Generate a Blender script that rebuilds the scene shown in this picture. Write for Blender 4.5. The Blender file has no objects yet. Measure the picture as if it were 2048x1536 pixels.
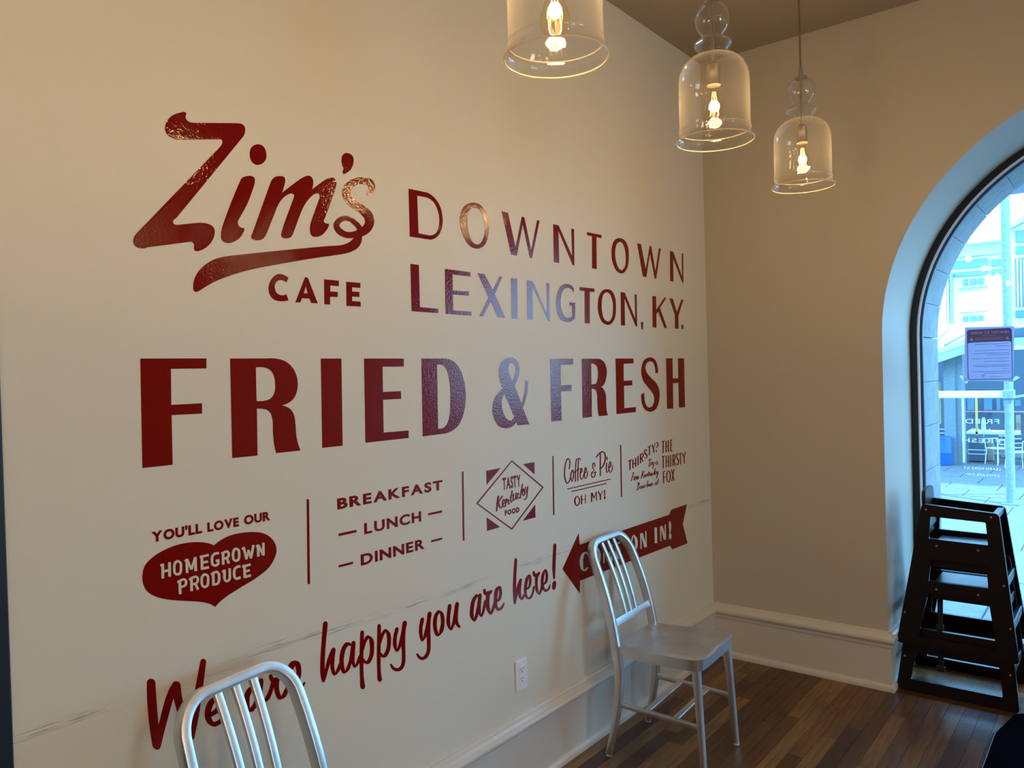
import bpy, bmesh, math, random
from mathutils import Vector, Matrix
from mathutils.geometry import tessellate_polygon
random.seed(7)
SC = bpy.context.scene
COL = SC.collection
PI = math.pi
EXPOSURE = 0.32
SKY = 9.0
SUN = 7.0
BULB = 11.5
FILL_POWER = 20.0
FIL = 60.0
CH2 = (.333, -1.140, 0, .06)
CH1 = (.42, -2.98, 0, .12)

# ------------------------------------------------------------------ camera, world, exposure
cam_d = bpy.data.cameras.new('camera')
cam_d.sensor_width = 36.0
cam_d.lens = 1552.256 / 2048 * 36.0
cam_d.clip_start = 0.05
cam_d.clip_end = 300
cam = bpy.data.objects.new('camera', cam_d)
COL.objects.link(cam)
_yaw, _pitch, _roll = .673960, .0126187, -.0275046
_f = Vector((-math.sin(_yaw) * math.cos(_pitch), math.cos(_yaw) * math.cos(_pitch), -math.sin(_pitch)))
_r = _f.cross(Vector((0, 0, 1))).normalized()
_u = _r.cross(_f)
_r2 = math.cos(_roll) * _r + math.sin(_roll) * _u
_u2 = -math.sin(_roll) * _r + math.cos(_roll) * _u
_m = Matrix((_r2, _u2, -_f)).transposed().to_4x4()
_m.translation = Vector((1.84, -4.05, 1.585))
cam.matrix_world = _m
SC.camera = cam

vs = SC.view_settings
vs.view_transform = 'Standard'
vs.look = 'None'
vs.gamma = 1.0
vs.use_curve_mapping = False
vs.exposure = EXPOSURE
SC.cycles.max_bounces = 10
SC.cycles.diffuse_bounces = 6
SC.cycles.glossy_bounces = 4
SC.cycles.transparent_max_bounces = 24
SC.cycles.caustics_reflective = False
SC.cycles.caustics_refractive = False
SC.cycles.sample_clamp_indirect = 6.0
try:
    SC.cycles.use_denoising = True
except Exception:
    pass

world = bpy.data.worlds.new('sky')
SC.world = world
world.use_nodes = True
wn = world.node_tree
wn.nodes.clear()
w_out = wn.nodes.new('ShaderNodeOutputWorld')
w_bg = wn.nodes.new('ShaderNodeBackground')
w_tc = wn.nodes.new('ShaderNodeTexCoord')
w_sep = wn.nodes.new('ShaderNodeSeparateXYZ')
w_mr = wn.nodes.new('ShaderNodeMapRange')
w_ramp = wn.nodes.new('ShaderNodeValToRGB')
wn.links.new(w_tc.outputs['Generated'], w_sep.inputs[0])
wn.links.new(w_sep.outputs['Z'], w_mr.inputs[0])
w_mr.inputs[1].default_value = -0.1
w_mr.inputs[2].default_value = 1.0
wn.links.new(w_mr.outputs[0], w_ramp.inputs[0])
w_ramp.color_ramp.elements[0].color = (0.32, 0.68, 1.0, 1)
w_ramp.color_ramp.elements[1].color = (0.17, 0.45, 1.0, 1)
wn.links.new(w_ramp.outputs[0], w_bg.inputs[0])
w_bg.inputs[1].default_value = SKY
wn.links.new(w_bg.outputs[0], w_out.inputs[0])

sun_d = bpy.data.lights.new('sun', 'SUN')
sun_d.energy = SUN
sun_d.angle = 0.03
sun_d.color = (0.42, 0.80, 1.0)
sun = bpy.data.objects.new('sun', sun_d)
COL.objects.link(sun)
sun.location = (20, -10, 25)
sun.rotation_euler = (-Vector((-0.62, 0.30, -0.95))).to_track_quat('Z', 'Y').to_euler()

# warm fill lights added out of view to brighten the left wall
FILL_PANELS = [(4.7, -2.3), (4.7, -3.6), (4.7, -4.9), (4.7, -6.2)]
for _i, (_x, _y) in enumerate(FILL_PANELS):
    _a = bpy.data.lights.new('fill_light', 'AREA')
    _a.shape = 'RECTANGLE'; _a.size = 1.1; _a.size_y = .5; _a.energy = FILL_POWER; _a.color = (1, .74, .44)
    _o = bpy.data.objects.new('fill_light', _a); COL.objects.link(_o); _o.location = (_x, _y, 3.20)

# ------------------------------------------------------------------ helpers
def new_obj(name, mesh, parent=None, mat=None, smooth=False):
    o = bpy.data.objects.new(name, mesh)
    COL.objects.link(o)
    if mat and not mesh.materials:
        mesh.materials.append(mat)
    if parent:
        o.parent = parent
    if smooth:
        for p in mesh.polygons:
            p.use_smooth = True
    return o

def empty(name, loc, label=None, cat=None, group=None, rz=0.0):
    o = bpy.data.objects.new(name, None)
    o.empty_display_size = .1
    COL.objects.link(o)
    o.location = loc
    o.rotation_euler = (0, 0, rz)
    return tag(o, label, cat, group)

def tag(o, label=None, cat=None, group=None, kind=None):
    if label: o['label'] = label
    if cat: o['category'] = cat
    if group: o['group'] = group
    if kind: o['kind'] = kind
    return o

def from_bm(name, bm, mat, parent=None, smooth=False):
    me = bpy.data.meshes.new(name)
    bmesh.ops.recalc_face_normals(bm, faces=bm.faces)
    bm.to_mesh(me)
    bm.free()
    return new_obj(name, me, parent, mat, smooth)

def auto_smooth(o, deg=35):
    me = o.data
    for p in me.polygons:
        p.use_smooth = True
    bm = bmesh.new(); bm.from_mesh(me)
    for e in bm.edges:
        e.smooth = not (len(e.link_faces) != 2 or e.calc_face_angle(9) > math.radians(deg))
    bm.to_mesh(me); bm.free()
    return o

def bm_box(bm, x0, x1, y0, y1, z0, z1, bevel=0.0, seg=1):
    v = [bm.verts.new((x, y, z)) for x in (x0, x1) for y in (y0, y1) for z in (z0, z1)]
    fs = [(0, 1, 3, 2), (4, 6, 7, 5), (0, 4, 5, 1), (2, 3, 7, 6), (0, 2, 6, 4), (1, 5, 7, 3)]
    f = [bm.faces.new([v[i] for i in q]) for q in fs]
    if bevel:
        es = list({e for q in f for e in q.edges})
        bmesh.ops.bevel(bm, geom=es, offset=bevel, segments=seg, affect='EDGES', profile=0.5)

def box(name, mat, x0, x1, y0, y1, z0, z1, parent=None, bevel=0.0, seg=1):
    bm = bmesh.new()
    bm_box(bm, x0, x1, y0, y1, z0, z1, bevel, seg)
    return from_bm(name, bm, mat, parent)

def bm_lathe(bm, prof, seg=32, cx=0, cy=0):
    rings = []
    for r, z in prof:
        if r < 1e-6:
            rings.append([bm.verts.new((cx, cy, z))])
        else:
            rings.append([bm.verts.new((cx + r * math.cos(2 * PI * i / seg), cy + r * math.sin(2 * PI * i / seg), z)) for i in range(seg)])
    for a, b in zip(rings, rings[1:]):
        for i in range(seg):
            j = (i + 1) % seg
            q = [a[i % len(a)], a[j % len(a)], b[j % len(b)], b[i % len(b)]]
            q2 = []
            for v in q:
                if v not in q2: q2.append(v)
            if len(q2) > 2: bm.faces.new(q2)

def lathe(name, mat, prof, parent=None, seg=32, cx=0, cy=0):
    bm = bmesh.new(); bm_lathe(bm, prof, seg, cx, cy)
    return auto_smooth(from_bm(name, bm, mat, parent), 40)

def bm_sweep(bm, pts, prof_fn, side_fn, closed=False):
    """sweep: prof_fn(i) -> list of (a,b); side_fn(i) -> vector for a; b runs along tangent x side"""
    n = len(pts); rings = []
    for i in range(n):
        a = pts[(i - 1) % n] if closed else pts[max(i - 1, 0)]
        b = pts[(i + 1) % n] if closed else pts[min(i + 1, n - 1)]
        t = (b - a).normalized()
        s = Vector(side_fn(i)); s = (s - t * s.dot(t)).normalized()
        u = t.cross(s)
        rings.append([bm.verts.new(pts[i] + s * p + u * q) for p, q in prof_fn(i)])
    m = len(rings[0])
    for k in range(n if closed else n - 1):
        A, B = rings[k], rings[(k + 1) % n]
        for i in range(m):
            j = (i + 1) % m
            bm.faces.new([A[i], A[j], B[j], B[i]])
    if not closed:
        bm.faces.new(rings[0][::-1]); bm.faces.new(rings[-1])

def rrect(w, h, r, seg=2):
    """rounded rectangle section, half sizes from full w,h"""
    o = []
    for cx, cy, a0 in ((w/2-r, h/2-r, 0), (-w/2+r, h/2-r, 90), (-w/2+r, -h/2+r, 180), (w/2-r, -h/2+r, 270)):
        for k in range(seg + 1):
            a = math.radians(a0 + 90 * k / seg)
            o.append((cx + r * math.cos(a), cy + r * math.sin(a)))
    return o

def bar(name, mat, pts, w, h, side, parent=None, r=.003, seg=2):
    pts = [Vector(p) for p in pts]
    bm = bmesh.new()
    sec = rrect(w, h, min(r, w/2.01, h/2.01), seg)
    bm_sweep(bm, pts, lambda i: sec, lambda i: side)
    return auto_smooth(from_bm(name, bm, mat, parent), 40)

def bm_tube(bm, pts, r, seg=10):
    pts = [Vector(p) for p in pts]
    sec = [(r * math.cos(2*PI*k/seg), r * math.sin(2*PI*k/seg)) for k in range(seg)]
    d = (pts[-1] - pts[0])
    side = Vector((1, .13, .07)) if abs(d.normalized().x) < .8 else Vector((.1, 1, .13))
    bm_sweep(bm, pts, lambda i: sec, lambda i: side)

def tube(name, mat, pts, r, parent=None, seg=10):
    bm = bmesh.new(); bm_tube(bm, pts, r, seg)
    return auto_smooth(from_bm(name, bm, mat, parent), 50)

def catmull(P, closed=False, n=6):
    """P: list of tuples; passes through all, centripetal-free uniform Catmull-Rom"""
    m = len(P); out = []
    D = len(P[0])
    for i in range(m if closed else m - 1):
        p0 = P[(i-1) % m] if (closed or i > 0) else P[i]
        p1 = P[i]; p2 = P[(i+1) % m]
        p3 = P[(i+2) % m] if (closed or i + 2 < m) else p2
        for k in range(n):
            t = k / n
            out.append(tuple(0.5 * (2*p1[d] + (p2[d]-p0[d])*t + (2*p0[d]-5*p1[d]+4*p2[d]-p3[d])*t*t + (3*p1[d]-p0[d]-3*p2[d]+p3[d])*t**3) for d in range(D)))
    if not closed: out.append(tuple(P[-1]))
    return out

def ring_pts(s, n=6):
    """parse 'a,b a,b* ...' into a smoothed closed outline; * marks points on a curve"""
    P = []
    for w in s.split():
        sm = w.endswith('*'); a, b = w.rstrip('*').split(',')
        P.append((float(a), float(b), sm))
    m = len(P); out = []
    for i in range(m):
        p0, p1, p2, p3 = P[i-1], P[i], P[(i+1) % m], P[(i+2) % m]
        out.append((p1[0], p1[1]))
        if not p1[2] and not p2[2]: continue
        L = math.hypot(p2[0]-p1[0], p2[1]-p1[1])
        def tan(a, b, c):
            x, y = c[0]-a[0], c[1]-a[1]; l = math.hypot(x, y) or 1
            la = math.hypot(b[0]-a[0], b[1]-a[1]); lc = math.hypot(c[0]-b[0], c[1]-b[1])
            return (x/l*min(L, 1.6*min(la, lc)), y/l*min(L, 1.6*min(la, lc)))
        t1 = tan(p0, p1, p2) if p1[2] else None
        t2 = tan(p1, p2, p3) if p2[2] else None
        if t1 is None: t1 = (2*(p2[0]-p1[0]) - t2[0], 2*(p2[1]-p1[1]) - t2[1]); l = math.hypot(*t1) or 1; t1 = (t1[0]/l*L, t1[1]/l*L)
        if t2 is None: t2 = (2*(p2[0]-p1[0]) - t1[0], 2*(p2[1]-p1[1]) - t1[1]); l = math.hypot(*t2) or 1; t2 = (t2[0]/l*L, t2[1]/l*L)
        for k in range(1, n):
            t = k / n; h = (2*t**3-3*t*t+1, t**3-2*t*t+t, -2*t**3+3*t*t, t**3-t*t)
            out.append((h[0]*p1[0]+h[1]*t1[0]+h[2]*p2[0]+h[3]*t2[0], h[0]*p1[1]+h[1]*t1[1]+h[2]*p2[1]+h[3]*t2[1]))
    return out

def bm_plate(bm, rings, place, t0, t1):
    """flat plate from outline rings (first outer, rest holes); place(a,b,t) -> 3D"""
    flat = [p for r in rings for p in r]
    tris = tessellate_polygon([[Vector((p[0], p[1], 0)) for p in r] for r in rings])
    top = [bm.verts.new(place(p[0], p[1], t1)) for p in flat]
    bot = [bm.verts.new(place(p[0], p[1], t0)) for p in flat]
    for t in tris:
        if len(set(t)) < 3: continue
        try:
            bm.faces.new([top[i] for i in t]); bm.faces.new([bot[i] for i in reversed(t)])
        except ValueError: pass
    k = 0
    for r in rings:
        n = len(r)
        for i in range(n):
            a, b = k + i, k + (i + 1) % n
            try: bm.faces.new([top[a], top[b], bot[b], bot[a]])
            except ValueError: pass
        k += n

def bm_ribbon(bm, s, kind, place, t0, t1, n=6):
    P = [tuple(float(q) for q in w.split(',')) for w in s.split()]
    closed = kind == 'C'
    P = catmull(P, closed, n) if len(P) > 2 else P
    top = [(bm.verts.new(place(a, b, t1)), bm.verts.new(place(c, d, t1))) for a, b, c, d in P]
    bot = [(bm.verts.new(place(a, b, t0)), bm.verts.new(place(c, d, t0))) for a, b, c, d in P]
    m = len(P)
    for i in range(m if closed else m - 1):
        j = (i + 1) % m
        for f in ([top[i][0], top[j][0], top[j][1], top[i][1]], [top[i][0], bot[i][0], bot[j][0], top[j][0]], [top[i][1], top[j][1], bot[j][1], bot[i][1]]):
            bm.faces.new(f)
    if kind == 'R':
        for e, nb in ((0, 1), (m-1, m-2)):
            a, b, c, d = P[e]; a2, b2, c2, d2 = P[nb]
            mx, my = (a+c)/2, (b+d)/2
            tx, ty = mx-(a2+c2)/2, my-(b2+d2)/2; l = math.hypot(tx, ty) or 1
            hw = math.hypot(a-c, b-d)/2; tx, ty = tx/l*hw, ty/l*hw
            arc = []
            for k in range(1, 6):
                th = PI*k/6
                arc.append((mx+(a-mx)*math.cos(th)+tx*math.sin(th), my+(b-my)*math.cos(th)+ty*math.sin(th)))
            tv = [top[e][0]] + [bm.verts.new(place(x, y, t1)) for x, y in arc] + [top[e][1]]
            bv = [bot[e][0]] + [bm.verts.new(place(x, y, t0)) for x, y in arc] + [bot[e][1]]
            bm.faces.new(tv)
            for k in range(6): bm.faces.new([tv[k], tv[k+1], bv[k+1], bv[k]])

# ------------------------------------------------------------------ materials
def mat(name, base=(.5, .5, .5), rough=.5, metal=0.0, **kw):
    m = bpy.data.materials.new(name); m.use_nodes = True
    nt = m.node_tree; b = nt.nodes['Principled BSDF']
    b.inputs['Base Color'].default_value = (*base, 1)
    b.inputs['Roughness'].default_value = rough
    b.inputs['Metallic'].default_value = metal
    for k, v in kw.items(): b.inputs[k].default_value = v
    return m

def nodes(m):
    nt = m.node_tree
    return nt, nt.nodes['Principled BSDF']

def coords(nt, kind='Object', scale=(1, 1, 1)):
    tc = nt.nodes.new('ShaderNodeTexCoord'); mp = nt.nodes.new('ShaderNodeMapping')
    mp.inputs['Scale'].default_value = scale
    if kind == 'World':
        g = nt.nodes.new('ShaderNodeNewGeometry'); nt.links.new(g.outputs['Position'], mp.inputs[0])
    else:
        nt.links.new(tc.outputs[kind], mp.inputs[0])
    return mp.outputs[0]

def noise(nt, vec, scale, detail=3, rough=.5):
    n = nt.nodes.new('ShaderNodeTexNoise')
    n.inputs['Scale'].default_value = scale; n.inputs['Detail'].default_value = detail; n.inputs['Roughness'].default_value = rough
    nt.links.new(vec, n.inputs['Vector'])
    return n.outputs['Fac']

def bump(nt, b, h, strength, dist):
    n = nt.nodes.new('ShaderNodeBump'); n.inputs['Strength'].default_value = strength; n.inputs['Distance'].default_value = dist
    nt.links.new(h, n.inputs['Height']); nt.links.new(n.outputs[0], b.inputs['Normal'])
    return n

def ramp(nt, fac, stops):
    r = nt.nodes.new('ShaderNodeValToRGB'); cr = r.color_ramp
    while len(cr.elements) > 1: cr.elements.remove(cr.elements[-1])
    cr.elements[0].position = stops[0][0]; cr.elements[0].color = (*stops[0][1], 1)
    for p, c in stops[1:]:
        e = cr.elements.new(p); e.color = (*c, 1)
    nt.links.new(fac, r.inputs[0])
    return r.outputs[0]

def mixc(nt, fac, a, b, mode='MIX'):
    n = nt.nodes.new('ShaderNodeMix'); n.data_type = 'RGBA'; n.blend_type = mode
    for s, v in ((0, fac), (6, a), (7, b)):
        if isinstance(v, (int, float)): n.inputs[s].default_value = v
        elif isinstance(v, tuple): n.inputs[s].default_value = (*v, 1)
        else: nt.links.new(v, n.inputs[s])
    return n.outputs[2]

def mth(nt, op, a, b=0.0, clamp=False):
    n = nt.nodes.new('ShaderNodeMath'); n.operation = op; n.use_clamp = clamp
    for i, v in enumerate((a, b)):
        if isinstance(v, (int, float)): n.inputs[i].default_value = v
        else: nt.links.new(v, n.inputs[i])
    return n.outputs[0]

def wall_material(name, col, scuffs=False):
    m = mat(name, col, .5); nt, b = nodes(m)
    v = coords(nt, 'World')
    lumps = noise(nt, v, 260, 2, .5)
    fine = noise(nt, v, 900, 1, .5)
    h = mth(nt, 'ADD', lumps, mth(nt, 'MULTIPLY', fine, .3))
    bump(nt, b, h, .35, .0012)
    c = mixc(nt, mth(nt, 'MULTIPLY', noise(nt, v, 1.3, 3), .25), col, tuple(q * .9 for q in col))
    if scuffs:   # rub marks from chair backs at the height of the backs
        sep = nt.nodes.new('ShaderNodeSeparateXYZ'); nt.links.new(v, sep.inputs[0])
        wob = mth(nt, 'MULTIPLY', mth(nt, 'SUBTRACT', noise(nt, coords(nt, 'World', (0, 1.2, 0)), 1.0, 4, .6), .5), .10)
        d = mth(nt, 'ABSOLUTE', mth(nt, 'SUBTRACT', mth(nt, 'SUBTRACT', sep.outputs['Z'], wob), .848))
        band = mth(nt, 'SUBTRACT', 1.0, mth(nt, 'MULTIPLY', d, 62), True)
        streak = mth(nt, 'SUBTRACT', noise(nt, coords(nt, 'World', (1, 6, 160)), 1.0, 4, .65), .485)
        streak = mth(nt, 'MULTIPLY', streak, 9.0, True)
        gate = mth(nt, 'MULTIPLY', mth(nt, 'SUBTRACT', noise(nt, coords(nt, 'World', (0, 3.1, 0)), 1.3, 2), .42), 6.0, True)
        k = mth(nt, 'MULTIPLY', mth(nt, 'MULTIPLY', band, streak), gate)
        # dull rubbed halo around the marks
        halo = mth(nt, 'MULTIPLY', mth(nt, 'SUBTRACT', 1.0, mth(nt, 'MULTIPLY', d, 22), True), mth(nt, 'MULTIPLY', gate, .10))
        c = mixc(nt, halo, c, (.75, .73, .68))
        c = mixc(nt, mth(nt, 'MULTIPLY', k, .72), c, (.09, .075, .06))
    nt.links.new(c, b.inputs['Base Color'])
    return m

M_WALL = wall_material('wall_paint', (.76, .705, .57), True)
M_WALL_DIM = wall_material('wall_paint_dimmed', (.54, .485, .385))  # same paint darkened: the back wall's shade is put into the colour
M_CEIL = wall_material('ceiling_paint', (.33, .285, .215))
M_TRIM = mat('trim_paint', (.64, .60, .52), .32)
nt, b = nodes(M_TRIM); bump(nt, b, noise(nt, coords(nt, 'World'), 60, 2), .12, .001)

def vinyl(name, col, rough):
    m = mat(name, col, rough); nt, b = nodes(m)
    v = coords(nt, 'World')
    h = mth(nt, 'ADD', noise(nt, v, 150, 1, .5), mth(nt, 'MULTIPLY', noise(nt, v, 380, 1), .4))
    bump(nt, b, h, .33, .0012)
    b.inputs['Specular IOR Level'].default_value = .27
    return m
M_RED = vinyl('red_vinyl', (.19, .0028, .0018), .06)
M_CREAM = mat('cream_cut_letter', (.72, .67, .54), .5)

def metal(name, col, rough, aniso_scale=(40, 40, 600)):
    m = mat(name, col, rough, 1.0); nt, b = nodes(m)
    v = coords(nt, 'Object', aniso_scale)
    f = noise(nt, v, 3.0, 3, .6)
    mr = mth(nt, 'ADD', mth(nt, 'MULTIPLY', f, .16), rough - .08)
    nt.links.new(mr, b.inputs['Roughness'])
    wear = noise(nt, coords(nt, 'Object'), 9, 4, .6)
    nt.links.new(ramp(nt, wear, [(.3, tuple(q * .84 for q in col)), (.6, col)]), b.inputs['Base Color'])
    bump(nt, b, f, .06, .0005)
    return m
M_ALU = metal('brushed_aluminium', (.74, .75, .76), .38)
M_NICKEL = metal('brushed_nickel', (.50, .46, .40), .3)
M_CORD = mat('cord_brown', (.16, .11, .075), .6)
M_GLIDE = mat('glide_plastic', (.55, .57, .60), .35)
M_WHITEP = mat('outlet_white', (.83, .80, .79), .3)
M_SLOT = mat('slot_dark', (.01, .01, .01), .5)

M_DARK = mat('mahogany_stain', (.008, .0035, .0035), .34, **{'Specular IOR Level': .28}); nt, b = nodes(M_DARK)
nt.links.new(ramp(nt, noise(nt, coords(nt, 'Object', (8, 8, 1)), 6, 4), [(.3, (.0025, .0012, .0016)), (.7, (.006, .0024, .0024))]), b.inputs['Base Color'])
M_BRASS = mat('screw_brass', (.30, .27, .20), .5, 0.2)
M_STRAP = mat('webbing_strap', (.012, .012, .014), .6)
M_NAVY = mat('navy_frame_paint', (.005, .012, .022), .4)
M_FRAME = mat('dark_window_frame', (.008, .016, .024), .35)
M_GASKET = mat('pale_gasket', (.90, .93, .97), .35)
M_BLUEFR = mat('blue_black_glazing_bead', (.02, .05, .10), .3)
M_RUBBER = mat('black_door_mat', (.004, .005, .007), 1.0, **{'Specular IOR Level': .0}); nt, b = nodes(M_RUBBER)
bump(nt, b, noise(nt, coords(nt, 'World'), 420, 3, .7), .9, .004)
nt.links.new(ramp(nt, noise(nt, coords(nt, 'World', (1, 3, 1)), 55, 5, .8), [(.70, (.003, .004, .006)), (.80, (.03, .034, .04))]), b.inputs['Base Color'])

def clear_glass(name, tint=(1, 1, 1), lo=.05, hi=.6, rough=.02, haze=0.0, haze_col=(1, 1, 1), power=4.0):
    m = bpy.data.materials.new(name); m.use_nodes = True; nt = m.node_tree; nt.nodes.clear()
    out = nt.nodes.new('ShaderNodeOutputMaterial'); tr = nt.nodes.new('ShaderNodeBsdfTransparent'); gl = nt.nodes.new('ShaderNodeBsdfGlossy')
    mx = nt.nodes.new('ShaderNodeMixShader'); lw = nt.nodes.new('ShaderNodeLayerWeight'); lw.inputs[0].default_value = .5
    tr.inputs[0].default_value = (*tint, 1); gl.inputs['Roughness'].default_value = rough
    f = mth(nt, 'POWER', lw.outputs['Facing'], power)
    nt.links.new(mth(nt, 'ADD', mth(nt, 'MULTIPLY', f, hi), lo, True), mx.inputs[0])
    base = tr.outputs[0]
    if haze:
        df = nt.nodes.new('ShaderNodeBsdfTranslucent'); df.inputs[0].default_value = (*haze_col, 1)
        m2 = nt.nodes.new('ShaderNodeMixShader')
        nt.links.new(mth(nt, 'ADD', mth(nt, 'MULTIPLY', f, haze * 14), haze, True), m2.inputs[0])
        nt.links.new(base, m2.inputs[1]); nt.links.new(df.outputs[0], m2.inputs[2]); base = m2.outputs[0]
    nt.links.new(base, mx.inputs[1]); nt.links.new(gl.outputs[0], mx.inputs[2]); nt.links.new(mx.outputs[0], out.inputs[0])
    return m
M_SHADE = clear_glass('seeded_clear_glass', (.975, .97, .955), .06, .75, .04, .010, (1, .93, .8), 3.0)
nt = M_SHADE.node_tree   # small seeds and waviness in the blown glass
bn = nt.nodes.new('ShaderNodeBump'); bn.inputs['Strength'].default_value = .25; bn.inputs['Distance'].default_value = .004
nt.links.new(noise(nt, coords(nt, 'Object'), 28, 2), bn.inputs['Height'])
for n in nt.nodes:
    if n.type == 'BSDF_GLOSSY': nt.links.new(bn.outputs[0], n.inputs['Normal'])
M_BULBG = clear_glass('amber_bulb_glass', (1, .93, .80), .012, .5, .0, .0)
M_PANE = clear_glass('window_pane_glass', (.93, .985, 1.0), .04, .5, .0)

def emis(name, col, s):
    m = bpy.data.materials.new(name); m.use_nodes = True; nt = m.node_tree; nt.nodes.clear()
    out = nt.nodes.new('ShaderNodeOutputMaterial'); e = nt.nodes.new('ShaderNodeEmission')
    e.inputs[0].default_value = (*col, 1); e.inputs[1].default_value = s
    nt.links.new(e.outputs[0], out.inputs[0]); return m
M_FIL = emis('glowing_filament', (1, .62, .22), FIL)
M_FIL2 = emis('filament_strand', (1, .45, .10), 7.0)

def plank_material(name):
    m = mat(name, (.12, .06, .03), .3, **{'Specular IOR Level': .36}); nt, b = nodes(m)
    at = nt.nodes.new('ShaderNodeObjectInfo')
    g = coords(nt, 'Object', (22, 1.6, 22))
    gr = noise(nt, g, 3.2, 6, .62)
    big = noise(nt, coords(nt, 'World', (6, 1.3, 1)), 1.6, 3, .6)
    c1 = ramp(nt, at.outputs['Random'], [(0, (.050, .020, .008)), (.2, (.12, .048, .013)), (.4, (.22, .10, .028)), (.55, (.075, .028, .010)), (.75, (.28, .155, .048)), (.88, (.14, .050, .015)), (1, (.085, .030, .012))])
    c2 = mixc(nt, ramp(nt, gr, [(.3, (0, 0, 0)), (.7, (1, 1, 1))]), (.42, .34, .28), (1.3, 1.25, 1.15))
    c = mixc(nt, .85, c1, c2, 'MULTIPLY')
    c = mixc(nt, mth(nt, 'MULTIPLY', mth(nt, 'SUBTRACT', big, .45), 2.2, True), c, (.035, .018, .012))
    spots = mth(nt, 'MULTIPLY', mth(nt, 'SUBTRACT', noise(nt, coords(nt, 'World', (1, .8, 1)), 26, 2), .70), 14, True)
    c = mixc(nt, spots, c, (.012, .007, .005))
    nt.links.new(c, b.inputs['Base Color'])
    nt.links.new(mth(nt, 'ADD', mth(nt, 'MULTIPLY', noise(nt, coords(nt, 'World'), 7, 4), .25), .20), b.inputs['Roughness'])
    bump(nt, b, mth(nt, 'ADD', gr, mth(nt, 'MULTIPLY', noise(nt, coords(nt, 'World', (3, 1, 1)), 14, 3), 1.6)), .22, .0022)
    return m
M_PLANK = plank_material('old_strip_floor')
M_GAP = mat('floor_gap_dark', (.006, .004, .003), 1.0, **{'Specular IOR Level': .0})

def stone_mat(name, col, sc=14, rough=.85):
    m = mat(name, col, rough); nt, b = nodes(m); v = coords(nt, 'World')
    f = noise(nt, v, sc, 5, .65)
    nt.links.new(ramp(nt, f, [(.3, tuple(q*.78 for q in col)), (.7, tuple(min(1, q*1.1) for q in col))]), b.inputs['Base Color'])
    bump(nt, b, f, .3, .004)
    return m
M_STONE = stone_mat('limestone', (.32, .355, .36))
M_PAVER = stone_mat('plaza_paver', (.20, .21, .21), 9)
M_PAVEJ = stone_mat('paver_joint', (.10, .10, .10), 9)
M_GALV = stone_mat('galvanized_steel', (.22, .29, .31), 30, .5)
M_SIDE = stone_mat('pale_green_siding', (.50, .68, .64), 2, .7)
M_WHITE = mat('white_painted_metal', (.82, .84, .84), .5)
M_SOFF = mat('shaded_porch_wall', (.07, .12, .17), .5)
M_DGLASS = mat('facade_glass', (.10, .22, .34), .15)
M_YEL = mat('yellow_paint', (.75, .55, .16), .5)
M_REDR = mat('red_rail_paint', (.55, .28, .25), .5)
M_BLUEB = mat('blue_barrel_plastic', (.01, .13, .50), .5)
M_BIN = mat('grey_bin', (.08, .12, .17), .6)
M_TAN = mat('tan_box', (.35, .28, .20), .7)
M_CANVAS = mat('pale_canvas', (.62, .68, .68), .8)

M_PAPER = bpy.data.materials.new('poster_paper'); M_PAPER.use_nodes = True
def paper(name, col, op):
    m = bpy.data.materials.new(name); m.use_nodes = True; nt = m.node_tree; nt.nodes.clear()
    out = nt.nodes.new('ShaderNodeOutputMaterial'); d = nt.nodes.new('ShaderNodeBsdfDiffuse'); t = nt.nodes.new('ShaderNodeBsdfTranslucent'); mx = nt.nodes.new('ShaderNodeMixShader')
    d.inputs[0].default_value = (*col, 1); t.inputs[0].default_value = (*col, 1); mx.inputs[0].default_value = op
    nt.links.new(d.outputs[0], mx.inputs[1]); nt.links.new(t.outputs[0], mx.inputs[2]); nt.links.new(mx.outputs[0], out.inputs[0]); return m
M_PAPER = paper('poster_paper_sheet', (.60, .65, .80), .6)
M_INK = paper('poster_ink', (.44, .31, .45), .72)
M_INKW = paper('poster_pale_ink', (.9, .95, 1.0), .45)
M_CLEARV = paper('window_lettering', (.85, .9, .95), .75)
M_TAPE = paper('clear_tape', (.75, .9, .85), .7)

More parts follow.
